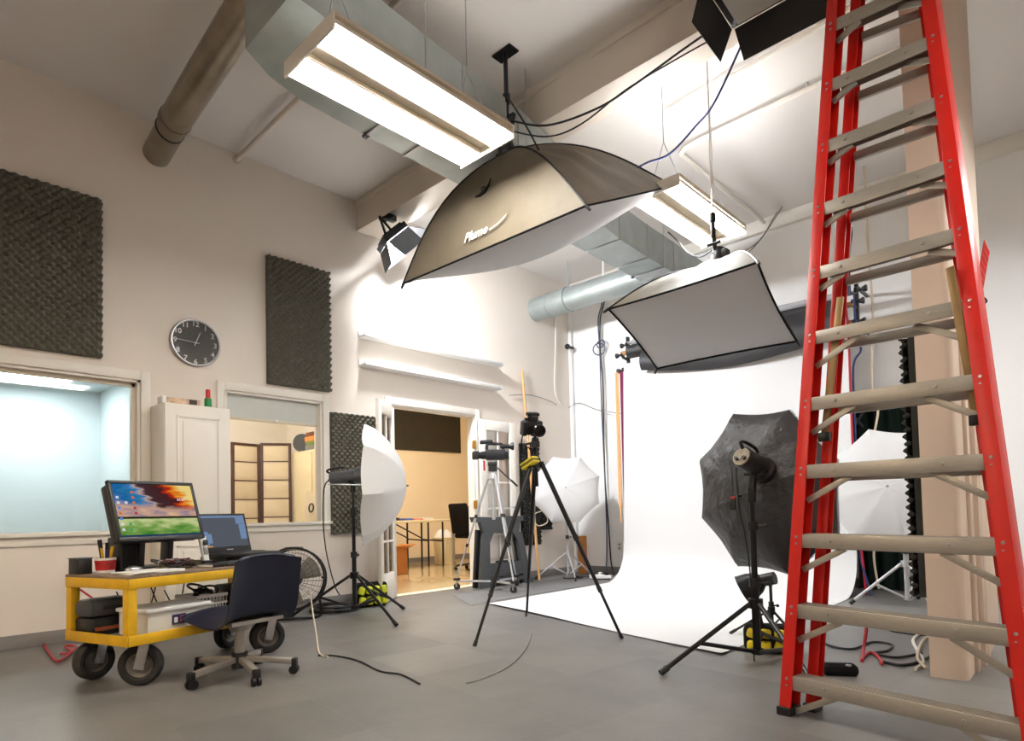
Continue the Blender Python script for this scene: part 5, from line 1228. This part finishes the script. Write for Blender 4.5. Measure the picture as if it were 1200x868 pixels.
t.part('column', MB().cyl(sc(0, 0, .10), sc(0, 0, .27), .028, n=18), M_CHAIRMETAL); t.part('column_collar', MB().cyl(sc(0, 0, .262), sc(0, 0, .285), .036, n=18), M_BLACK)
t.part('base_hub', MB().cyl(sc(0, 0, .05), sc(0, 0, .135), .044, n=18), M_BLACK)
for px in ((-3.567, 1.292), (-3.25, 1.497), (-3.418, 1.80), (-3.90, 1.80), (-3.95, 1.42)):
    dd = Vector((px[0] - HB.x, px[1] - HB.y, 0)).normalized(); e = HB + dd * .30
    lg = t.part('leg', MB().bar(HB + dd * .03 + Vector((0, 0, .10)), e + Vector((0, 0, .072)), .036, .032, bevel=.004), M_CHAIRMETAL)
    t.part('leg_cap', MB().box(e + dd * .004 + Vector((0, 0, .068)), (.03, .042, .046), Matrix.Rotation(math.atan2(dd.y, dd.x), 3, 'Z'), bevel=.006), M_BLACK, lg)
    tr = Vector((-dd.y, dd.x, 0))
    t.part('caster', MB().cyl(e - tr * .022 + Vector((0, 0, .025)), e - tr * .006 + Vector((0, 0, .025)), .025, n=16).cyl(e + tr * .006 + Vector((0, 0, .025)), e + tr * .022 + Vector((0, 0, .025)), .025, n=16).cyl(e + Vector((0, 0, .02)), e + Vector((0, 0, .07)), .007, n=8), M_BLACK, lg)

# ================================================================ drum fan behind the cart
fc = Vector((-5.300, 2.738, 0.359)); fax = Vector((.80, -.58, .12)).normalized(); FQ = axis_frame(fax)
t = Thing('floor_fan', 'black wire cage floor fan against the wall behind the chair', 'fan', (fc.x, fc.y, 0))
Rf = .27
def fl(x, y, z): return fc + FQ @ Vector((x, y, z))
M = at(fc, FQ)
for z in (-.09, .07): t.part('hoop', MB().torus(fl(0, 0, z), Rf, .010, fax, 40, 6), M_BLACKMETAL)
for zf, nm in ((.075, 'front_grille'), (-.095, 'rear_grille')):
    mb = MB()
    for k in range(28):
        a = 2 * pi * k / 28; mb.cyl(fl(.05 * cos(a), .05 * sin(a), zf + .03 * (1 if zf > 0 else -1)), fl(Rf * cos(a + .35), Rf * sin(a + .35), zf), .0013, n=4, caps=False)
    for r in (.11, .18, .23): mb.torus(fl(0, 0, zf + .02 * (1 - r / Rf) * (1 if zf > 0 else -1)), r, .0013, fax, 32, 4)
    t.part(nm, mb, M_BLACKMETAL, stuff=True)
t.part('motor', MB().cyl(fl(0, 0, -.10), fl(0, 0, 0), .065, .05, n=18), M_BLACK); t.part('hub_cap', MB().cyl(fl(0, 0, .10), fl(0, 0, .112), .042, .036, n=20), M_STEEL); t.part('badge', MB().cyl(fl(0, 0, .112), fl(0, 0, .115), .026, n=16), mat('red_badge', (176, 40, 36), rough=.4, noise=.05, scale=10))
for k in range(3):
    a0 = 2 * pi * k / 3 + .5
    t.part('blade', MB().grid(lambda u, v: fl((.05 + .185 * u) * cos(a0 + (v - .5) * (1.1 - .2 * u)), (.05 + .185 * u) * sin(a0 + (v - .5) * (1.1 - .2 * u)), .03 + .07 * (v - .5)), 8, 8), mat('dull_fan_blade', (150, 144, 134), rough=.45, metal=.4, noise=.06, scale=10), fix=False)
t.part('stand_foot', MB().tube(smooth_path([fl(-.22, -.18, -.02), Vector((fl(-.22, 0, 0).x, fl(-.22, 0, 0).y, .02)), Vector((fc.x, fc.y, .012)) + fax * .10, Vector((fl(.22, 0, 0).x, fl(.22, 0, 0).y, .02)), fl(.22, -.18, -.02)], 5), .012, 8), M_BLACKMETAL)
t.part('carry_handle', MB().box(fl(.0, Rf + .0, -.01), (.16, .03, .05), FQ, bevel=.01), mat('grey_fan_handle', (150, 136, 124), rough=.5, noise=.05, scale=10)); t.part('cage_clip', MB().box(fl(Rf, 0, .07), (.05, .018, .02), FQ, bevel=.003), M_BLACK)

# ================================================================ cords and cables
def cord(label, pts, r, m, k=6, cat='cord', name='cable'): return single(name, MB().tube(smooth_path(pts, k), r, 6), m, label, cat, base=pts[0])
cord('black cord hanging from the flash head down the wall beside window two', [(-5.006, 2.950, 1.224), (-5.007, 2.900, 1.200), (-5.053, 2.900, 1.096), (-5.060, 2.900, 0.831), (-5.700, 3.300, 0.525), (-5.660, 3.358, 0.224), (-5.620, 3.390, 0.121)], .006, M_CORD_BLACK)
random.seed(3)
cc_ = Vector((-5.42, 3.22, 0))
t = Thing('cable_coil', 'flat coil of black cable on the floor behind the umbrella stand', 'cables', cc_)
for k in range(6): t.part('loop', MB().torus(cc_ + Vector((random.uniform(-.03, .03), random.uniform(-.04, .04), .012 + .010 * k)), .22 - .012 * k, .009, (random.uniform(-.06, .06), random.uniform(-.06, .06), 1), 32, 6), M_CORD_BLACK)
t.part('plug', MB().box(cc_ + Vector((.12, -.05, .03)), (.06, .04, .04), bevel=.006), M_BLACK)
cord('cream cord trailing from the fan across the floor', [(-5.100, 2.784, 0.276), (-4.600, 2.537, 0.131), (-4.355, 2.428, 0.008), (-3.788, 2.129, 0.008), (-3.649, 2.110, 0.008)], .006, M_CORD_CREAM)
cord('thin black cord winding over the grey floor before the tripod', [(-3.731, 2.090, 0.006), (-3.644, 2.155, 0.006), (-3.391, 2.169, 0.006), (-3.066, 2.100, 0.006), (-2.902, 2.128, 0.006), (-2.661, 2.070, 0.006)], .005, M_CORD_BLACK)
cord('thin grey cord falling from the tall tripod to the floor', [(-3.275, 3.700, 1.267), (-3.305, 3.750, 0.897), (-3.451, 3.850, 0.548), (-3.653, 4.011, 0.006), (-3.049, 3.379, 0.006), (-2.635, 2.792, 0.006), (-2.481, 2.382, 0.006), (-2.479, 2.231, 0.006)], .004, M_CORD_GREY)
cord('loop of white wire hanging beside the wooden pole', [(-5.500, 6.225, 0.931), (-5.500, 6.262, 0.998), (-5.500, 6.466, 0.859), (-5.500, 6.480, 0.766), (-5.500, 6.320, 0.725), (-5.500, 6.219, 0.784), (-5.500, 6.240, 0.885), (-5.500, 6.363, 0.918)], .008, M_CORD_CREAM)
# hanging cords on the back wall
hx = (-5.131, 7.300, 4.323); 
t = Thing('hanging_cords', 'pair of slate blue cords knotted halfway down the back wall', 'cord', hx)
for dx, m in ((0, M_CORD_GREYBLUE), (.035, M_CORD_BLACK)):
    pts = [(hx[0] + dx, 7.42, 4.17), (hx[0] + dx, 7.40, 3.9), Vector((-5.212, 7.400, 3.660)) + Vector((dx, 0, 0)), Vector((-5.198, 7.400, 3.197)) + Vector((dx * .3, 0, 0)), Vector((-5.200, 7.400, 2.727)) + Vector((dx, 0, 0)), Vector((-5.192, 7.400, 2.109)) + Vector((dx * .6, 0, 0)), Vector((-5.174, 7.400, 1.373)), Vector((-5.171, 7.400, 0.642)) + Vector((dx, 0, 0)), Vector((-5.158, 7.360, 0.222)) + Vector((dx * 2, 0, 0)), ((-5.116, 7.300, 0.227)[0] + dx * 4, 7.25, .01)]
    t.part('strand', MB().tube(smooth_path(pts, 5), .010, 6), m)
t.part('knot_loop', MB().torus((-5.198, 7.380, 3.231), .085, .009, (.5, -.9, 0), 24, 6).torus((-5.151, 7.360, 3.292), .06, .009, (.2, -.9, .3), 20, 6), M_CORD_GREYBLUE)
cord('thin grey wire sagging across the back corner to the bead chains', [(-5.760, 6.077, 2.486), (-5.760, 6.509, 2.539), (-5.760, 6.933, 2.505), (-5.813, 7.330, 2.443), (-5.638, 7.440, 2.521), (-5.301, 7.440, 2.374), (-4.668, 7.200, 2.206)], .006, M_CORD_GREY)
cord('pale conduit cable running up the corner of the back wall', [(-5.760, 7.116, 4.108), (-5.760, 7.086, 3.404), (-5.760, 7.038, 2.704), (-5.760, 7.166, 2.481)], .010, M_TRIM)
for lab, pts, m in (('black cord dangling from the ceiling behind the ladder rail', [(-1.744, 6.900, 5.260), (-1.820, 6.950, 4.333), (-1.845, 6.950, 3.895), (-1.807, 6.980, 3.447), (-1.812, 7.000, 3.054)], M_CORD_BLUE),
                    ('slate cord hanging behind the ladder from the ceiling', [(-1.715, 6.900, 5.201), (-1.785, 7.000, 3.936), (-1.754, 7.000, 3.703), (-1.788, 7.000, 3.447), (-1.796, 7.000, 3.050)], M_CORD_GREYBLUE),
                    ('red cord hanging from the roller bracket behind the ladder', [(-1.818, 6.860, 3.153), (-1.790, 6.860, 2.667), (-1.793, 6.860, 2.192), (-1.796, 6.860, 1.334), (-1.783, 6.860, 0.696), (-1.751, 6.860, 0.359), (-1.72, 6.80, .02)], M_CORD_RED),
                    ('dark blue cord hanging below the roller bracket behind the ladder', [(-1.727, 6.880, 3.003), (-1.727, 6.880, 2.614), (-1.688, 6.880, 2.434), (-1.764, 6.880, 2.276), (-1.772, 6.880, 1.675), (-1.791, 6.880, 0.823), (-1.777, 6.880, 0.399), (-1.66, 6.75, .02)], M_CORD_BLUE),
                    ('cream cord hanging in front of the dark cloth behind the ladder', [(-1.599, 7.000, 5.193), (-1.613, 7.000, 4.270), (-1.609, 7.000, 3.393), (-1.596, 7.000, 2.782), (-1.631, 7.000, 2.099), (-1.588, 7.000, 1.835), (-1.659, 7.000, 1.416), (-1.637, 7.000, 0.818), (-1.685, 7.000, 0.394), (-1.629, 6.900, 0.069)], M_CORD_CREAM)):
    cord(lab, pts, .011, m)
cord('grey wire strung along the back wall to the column', [(-3.161, 7.380, 3.972), (-2.812, 7.300, 4.027), (-2.551, 7.380, 4.390), (-2.160, 7.380, 4.365), (-1.727, 7.380, 4.418), (-1.366, 7.380, 4.464)], .006, M_CORD_GREY)
# overhead wires
AP = (ap1.x, ap1.y)
cord('upper black wire drooping from the first softbox pole to the ceiling', [(AP[0] + .02, AP[1], 3.80), (-2.632, 3.200, 3.496), (-2.282, 3.300, 3.497), (-2.112, 3.500, 3.676), (-1.885, 3.660, 3.848), (-1.667, 3.700, 3.908)], .007, M_CORD_BLACK)
cord('lower black wire drooping from the first softbox pole to the ceiling', [(AP[0] + .02, AP[1], 3.72), (-2.635, 3.200, 3.421), (-2.385, 3.250, 3.413), (-2.178, 3.500, 3.674), (-1.886, 3.660, 3.814), (-1.653, 3.700, 3.844)], .005, M_CORD_BLACK)
cord('black wire dropping from the pole to the shell of the big softbox', [(AP[0], AP[1], 4.0), (-2.823, 3.200, 3.595), (-2.698, 3.200, 3.348)], .006, M_CORD_BLACK)
cord('dark blue wire rising from the far corner of the big softbox', [(-2.400, 3.950, 3.406), (-2.328, 4.000, 3.442), (-2.207, 4.100, 3.497), (-2.073, 4.250, 3.708), (-1.880, 4.200, 3.804), (-1.55, 4.20, 4.31)], .008, M_CORD_BLUE)
cord('black wire curling from the smaller softbox to the long duct', [(ap2.x, ap2.y - .03, ap2.z + .14), (-2.198, 4.500, 2.841), (-2.348, 4.600, 2.950), (-2.533, 4.800, 3.161), (-2.735, 5.000, 3.372)], .006, M_CORD_BLACK)
cord('thin black wire from the smaller softbox up to the back ceiling', [(ap2.x + .05, ap2.y, ap2.z + .12), (-2.057, 4.800, 2.850), (-2.157, 5.600, 3.294), (-2.551, 7.380, 4.390)], .004, M_CORD_BLACK)
cord('black lead from the clamped video panel to the duct', [(-5.112, 3.850, 4.020), (-5.120, 3.900, 4.084), (-4.869, 3.900, 4.020), (-4.580, 3.880, 4.010), (-4.332, 3.850, 4.012)], .008, M_CORD_BLACK)
# cables on the floor at the right
for lab, pts, m, r in (('black cable snaking over the floor behind the ladder foot', [(-1.397, 4.375, 0.008), (-1.277, 4.233, 0.008), (-1.154, 4.230, 0.008), (-1.118, 4.510, 0.008), (-1.004, 4.496, 0.008), (-0.983, 4.296, 0.008), (-1.025, 4.179, 0.008), (-0.904, 4.131, 0.008), (-0.814, 4.335, 0.008)], M_CORD_BLACK, .007),
                       ('black cable lying nearest the beige column base', [(-0.934, 3.977, 0.008), (-0.844, 3.946, 0.008), (-0.786, 4.064, 0.008), (-0.760, 4.265, 0.008)], M_CORD_BLACK, .008),
                       ('thin black cable zigzagging under the lower ladder steps', [(-1.319, 5.349, 0.008), (-1.155, 5.197, 0.008), (-1.126, 5.013, 0.008), (-0.999, 4.948, 0.008), (-0.887, 4.955, 0.008)], M_CORD_BLACK, .008),
                       ('white cable looping up from the floor by the beige column', [(-0.762, 3.890, 0.008), (-0.765, 4.105, 0.008), (-0.847, 4.397, 0.008), (-0.930, 4.714, 0.008), (-0.942, 4.989, 0.008), (-0.917, 5.160, 0.008)], M_CORD_WHITE, .009),
                       ('cream cable crossing the white one by the beige column', [(-0.718, 3.908, 0.020), (-0.800, 4.142, 0.020), (-0.865, 4.621, 0.020), (-0.881, 4.923, 0.008)], M_CORD_CREAM, .008),
                       ('short red cable standing up behind the ladder foot', [(-1.028, 3.922, 0.010), (-1.089, 4.200, 0.021), (-1.084, 4.250, 0.117), (-1.089, 4.300, 0.171)], M_CORD_RED, .010),
                       ('red cable curled on the floor behind the ladder foot', [(-1.047, 4.013, 0.010), (-1.047, 4.179, 0.010), (-0.976, 4.066, 0.010), (-0.921, 3.902, 0.010)], M_CORD_RED, .009)):
    cord(lab, pts, r, m)
cord('red extension cord heaped on the floor beside the cart', [(-5.222, 1.010, 0.012), (-5.220, 1.077, 0.012), (-5.520, 1.098, 0.012), (-5.367, 1.127, 0.020), (-4.959, 0.959, 0.012), (-5.204, 0.959, 0.012), (-5.871, 1.029, 0.012)], .008, M_CORD_RED)
t = Thing('power_plug', 'black plug with a red cord in the wall behind the cart', 'plug', (XL, 1.20, .42))
t.part('plug_body', MB().box((XL + .03, 1.20, .42), (.05, .05, .06), bevel=.008), M_BLACK); t.part('lead', MB().tube(smooth_path([(XL + .05, 1.20, .42), (XL + .12, 1.24, .38), (XL + .3, 1.32, .28), (XL + .5, 1.36, .2)], 5), .007, 6), M_CORD_RED); t.part('wall_plate', MB().bb((XL, 1.15, .36), (XL + .008, 1.25, .48), .002), M_WHITE)
# strips at the back by the white paper
t = Thing('power_strip', 'white power strip with plugs beside the corner of the white paper', 'power strip', (-4.95, 6.9, 0))
t.part('strip', MB().box((-4.95, 6.92, .025), (.32, .06, .05), Matrix.Rotation(radians(10), 3, 'Z'), bevel=.006), M_WHITE)
for k in range(3): t.part('plug', MB().box((-5.05 + .09 * k, 6.905 + .016 * k, .065), (.04, .04, .04), bevel=.005), M_BLACK if k != 1 else M_WHITE)
cord('black cables heaped at the foot of the back corner', [(-5.45, 6.75, .01), (-5.3, 6.6, .01), (-5.15, 6.78, .02), (-5.35, 6.85, .02), (-5.1, 6.95, .01), (-4.9, 6.75, .01), (-4.75, 6.85, .01)], .010, M_CORD_BLACK)
t = Thing('camera_bag', 'small black pouch lying on the floor by the ladder foot', 'bag', (-1.067, 3.771, 0.000))
p = Vector((-1.047, 3.577, 0.000)); t.part('bag_body', MB().box((p.x, p.y, .028), (.17, .10, .055), Matrix.Rotation(.5, 3, 'Z'), bevel=.02), M_BLACKCLOTH); t.part('buckle', MB().box((p.x + .05, p.y - .02, .058), (.025, .02, .008), bevel=.002), M_STEEL)

# ================================================================ inside the side rooms
# folding screen
def screen_panel(t, p0, p1, z0, z1):
    p0, p1 = Vector((p0[0], p0[1], 0)), Vector((p1[0], p1[1], 0)); d = (p1 - p0).normalized(); w = (p1 - p0).length
    nr = Vector((-d.y, d.x, 0))
    def B(a0, a1, b0, b1, th): 
        c = p0 + d * (a0 + a1) / 2 + Vector((0, 0, (b0 + b1) / 2)); return MB().box(c, (abs(a1 - a0), th, abs(b1 - b0)), Matrix.Rotation(math.atan2(d.y, d.x), 3, 'Z'), bevel=.002)
    s = .035
    t.part('stile', B(0, s, z0, z1, .022), M_DARKWOOD); t.part('stile', B(w - s, w, z0, z1, .022), M_DARKWOOD)
    t.part('rail', B(s, w - s, z1 - .03, z1, .022), M_DARKWOOD); t.part('rail', B(s, w - s, z0, z0 + .03, .022), M_DARKWOOD)
    n = 8
    for k in range(1, n): 
        z = z0 + (z1 - z0) * k / n; t.part('slat', B(s, w - s, z - .006, z + .006, .016), M_DARKWOOD)
    for k in range(n): t.part('paper_pane', B(s, w - s, z0 + (z1 - z0) * k / n + .004, z0 + (z1 - z0) * (k + 1) / n - .004, .004), M_RICE)
t = Thing('folding_screen', 'folding screen of dark wood and cream paper behind the right window', 'screen', (-7.45, 3.42, 0))
screen_panel(t, (-7.40, 3.07), (-7.46, 3.435), .02, 1.81); screen_panel(t, (-7.47, 3.445), (-7.30, 3.76), .02, 1.83); screen_panel(t, (-7.6, 2.72), (-7.41, 3.06), .02, 1.81)
t = Thing('storage_cabinet', 'cream cabinet beside the folding screen', 'cabinet', (-6.9, 3.85, 0))
t.part('carcass', MB().bb((-7.35, 3.80, 0), (-6.35, 4.05, 1.72), .004), M_CREAMPLASTIC)
for a, b in ((-7.33, -6.86), (-6.84, -6.37)):
    dd = t.part('door', MB().bb((a, 3.782, .05), (b, 3.80, 1.69), .004), M_CREAMPLASTIC); t.part('knob', MB().ball((b - .05, 3.77, .95), .015, n=10), M_STEEL, dd)
for k, (x, w, h, m, lab) in enumerate(((-6.98, .22, .06, M_CORD_GREY, 'grey box file lowest in the pile on the cream cabinet'), (-6.98, .20, .05, mat('green_box', (120, 140, 70), rough=.6, noise=.1, scale=10), 'green box second in the pile on the cream cabinet'), (-6.99, .22, .06, mat('orange_box', (226, 150, 74), rough=.6, noise=.1, scale=10), 'orange box near the top of the pile'), (-6.98, .18, .05, mat('brown_box', (120, 70, 46), rough=.6, noise=.1, scale=10), 'brown box topmost in the pile on the cream cabinet'))):
    z = 1.72 + [0, .06, .11, .17][k]
    b = Thing('filing_box', lab, 'box', (x, 3.92, z), group='boxes piled on the cream cabinet'); b.part('carton', MB().box((x, 3.92, z + h / 2 - .003), (w, .18, h - .008), bevel=.004), m); b.part('lid', MB().box((x, 3.92, z + h - .006), (w + .008, .186, .012), bevel=.003), m)
single('round_reflector', MB().lathe([(0, 0), (.11, 0), (.115, .02), (.11, .04), (0, .04)], 28, at((-7.24, 3.88, 1.835), axis_frame((.5, -.85, 0)))), M_GREYPLASTIC, 'dark round disc standing on the cream cabinet', 'disc')
t = Thing('wall_rail', 'narrow dark rail on the far wall left of the folding screen', 'rail', (-8.0, 3.24, 1.1)); t.part('bar', MB().bb((-8.0, 3.225, 1.12), (-7.97, 3.265, 2.0), .004), M_BLACK); t.part('notches', MB().bb((-7.97, 3.235, 1.16), (-7.965, 3.255, 1.96)), M_STEEL)
t = Thing('leaning_board', 'pale board with a dark ring leaning by the cream cabinet', 'board', (-6.75, 3.70, 0)); t.part('panel', MB().bar((-6.75, 3.68, .0), (-6.78, 3.765, 1.22), .36, .02, side=(0, 1, 0), bevel=.003), M_RICE); t.part('ring', MB().torus((-6.77, 3.725, 1.02), .05, .008, (0, -1, .1), 20, 6), M_BLACK)
# office
single('dark_window_cloth', MB().grid(lambda a, s: (-9.73 + .012 * sin(9 * a), 6.60 + 2.15 * a, 2.16 + .80 * s + .03 * a), 20, 6), M_OLIVE, 'dark olive cloth covering the window of the office wall', 'cloth', base=(-9.73, 7.6, 2.9), fix=False)
t = Thing('folding_table', 'cream folding table with black legs in the office', 'table', (-8.75, 6.85, 0))
t.part('tabletop', MB().bb((-9.05, 5.9, .79), (-8.45, 7.32, .83), .006), M_CREAMPLASTIC)
for y in (6.75, 7.22):
    for x in (-8.95, -8.55): t.part('leg', MB().cyl((x, y, 0), (x, y, .79), .016, n=8), M_BLACKMETAL)
for x in (-8.95, -8.55): t.part('crossbar', MB().cyl((x, 6.75, .50), (x, 7.22, .45), .012, n=8).cyl((x, 6.2, .78), (x, 6.75, .52), .012, n=8), M_BLACKMETAL)
for k, (y, m, h, lab) in enumerate(((6.22, M_BLACK, .05, 'black folder on the office table'), (6.5, mat('blue_pack', (70, 90, 170), rough=.5, noise=.2, scale=14), .035, 'blue pack on the office table'), (6.72, mat('pink_pack', (214, 130, 120), rough=.5, noise=.2, scale=14), .03, 'pink packet on the office table'), (6.95, M_WHITE, .04, 'white papers on the office table'))):
    single('table_item', MB().box((-8.7, y, .83 + h / 2), (.25, .18, h), bevel=.005), m, lab, 'stationery', base=(-8.7, y, .83))
t = Thing('open_carton', 'open orange brown carton on the office floor', 'box', (-8.15, 5.86, 0))
for a, b in (((-8.35, 5.70, 0), (-8.34, 6.0, .40)), ((-7.97, 5.70, 0), (-7.96, 6.0, .40)), ((-8.35, 5.70, 0), (-7.96, 5.71, .40)), ((-8.35, 5.99, 0), (-7.96, 6.0, .40)), ((-8.35, 5.7, 0), (-7.96, 6.0, .01))): t.part('side', MB().bb(a, b), M_BOXBROWN)
t.part('flap', MB().poly([(-7.96, 5.70, .40), (-7.96, 6.0, .40), (-7.84, 6.02, .44), (-7.84, 5.68, .44)], (0, 0, .006)), M_BOXBROWN); t.part('flap', MB().poly([(-8.35, 6.0, .40), (-7.96, 6.0, .40), (-7.96, 6.16, .45), (-8.35, 6.16, .45)], (0, 0, .006)), M_BOXBROWN)
bc = Vector((-9.083, 7.701, 0.000))
t = Thing('waste_bin', 'cream ribbed waste bin in the office', 'bin', bc)
mb = MB(); mb.grid(lambda u, v: bc + Vector(((.17 + .035 * v + .005 * sin(u * 2 * pi * 22)) * cos(2 * pi * u), (.17 + .035 * v + .005 * sin(u * 2 * pi * 22)) * sin(2 * pi * u), .48 * v)), 132, 3)
t.part('ribbed_wall', mb, M_CREAMPLASTIC, fix=False); t.part('rim', MB().torus(bc + Vector((0, 0, .48)), .205, .014, (0, 0, 1), 32, 6), M_CREAMPLASTIC); t.part('bottom_plate', MB().cyl(bc, bc + Vector((0, 0, .01)), .17, n=24), M_CREAMPLASTIC)
t.part('bin_liner', MB().grid(lambda u, v: bc + Vector(((.19 - .19 * v) * cos(2 * pi * u), (.19 - .19 * v) * sin(2 * pi * u), .49 + .12 * sin(pi * v * .6) + .04 * sin(5 * 2 * pi * u) * v * (1 - v) * 4)), 40, 10), M_WHITE, fix=False)
oc = Vector((-7.55, 7.02, 0))
t = Thing('office_chair', 'black office chair turned sideways inside the office', 'chair', oc)
t.part('seat', MB().box(oc + Vector((0, .02, .56)), (.46, .46, .08), bevel=.03), M_BLACKCLOTH); t.part('backrest', MB().box(oc + Vector((-.05, -.24, .84)), (.42, .07, .50), Matrix.Rotation(radians(10), 3, 'X'), bevel=.03), M_BLACKCLOTH)
t.part('column', MB().cyl(oc + Vector((0, 0, .10)), oc + Vector((0, 0, .53)), .03, n=12), M_STEEL)
for k in range(5):
    a = 2 * pi * k / 5 + .3; e = oc + Vector((.29 * cos(a), .29 * sin(a), .075)); lg = t.part('leg', MB().bar(oc + Vector((0, 0, .11)), e, .04, .03, bevel=.004), M_BLACK); t.part('caster', MB().cyl(e + Vector((-.02 * sin(a), .02 * cos(a), -.045)), e - Vector((-.02 * sin(a), .02 * cos(a), .045)), .03, n=12), M_BLACK, lg)
t.part('armrest', MB().bar(oc + Vector((.22, -.1, .74)), oc + Vector((.22, .18, .74)), .05, .03, bevel=.008).bar(oc + Vector((.22, .05, .56)), oc + Vector((.22, .05, .74)), .03, .03), M_BLACK)
t = Thing('office_desk', 'cream desk behind the office chair', 'desk', (-7.9, 7.6, 0)); t.part('desktop', MB().bb((-8.3, 7.15, .86), (-7.45, 7.85, .90), .005), M_CREAMPLASTIC)
for x in (-8.25, -7.5):
    for y in (7.2, 7.8): t.part('leg', MB().bb((x - .02, y - .02, 0), (x + .02, y + .02, .86)), M_STEEL)
t = Thing('desk_phone', 'black desk telephone on the cream desk', 'phone', (-7.8, 7.3, .90)); t.part('base', MB().box((-7.8, 7.3, .935), (.24, .2, .07), bevel=.01), M_BLACK); t.part('handset', MB().bar((-7.9, 7.24, .99), (-7.9, 7.36, .99), .05, .04, bevel=.01).bar((-7.9, 7.23, .985), (-7.7, 7.23, 1.06), .03, .10, bevel=.006), M_BLACK)
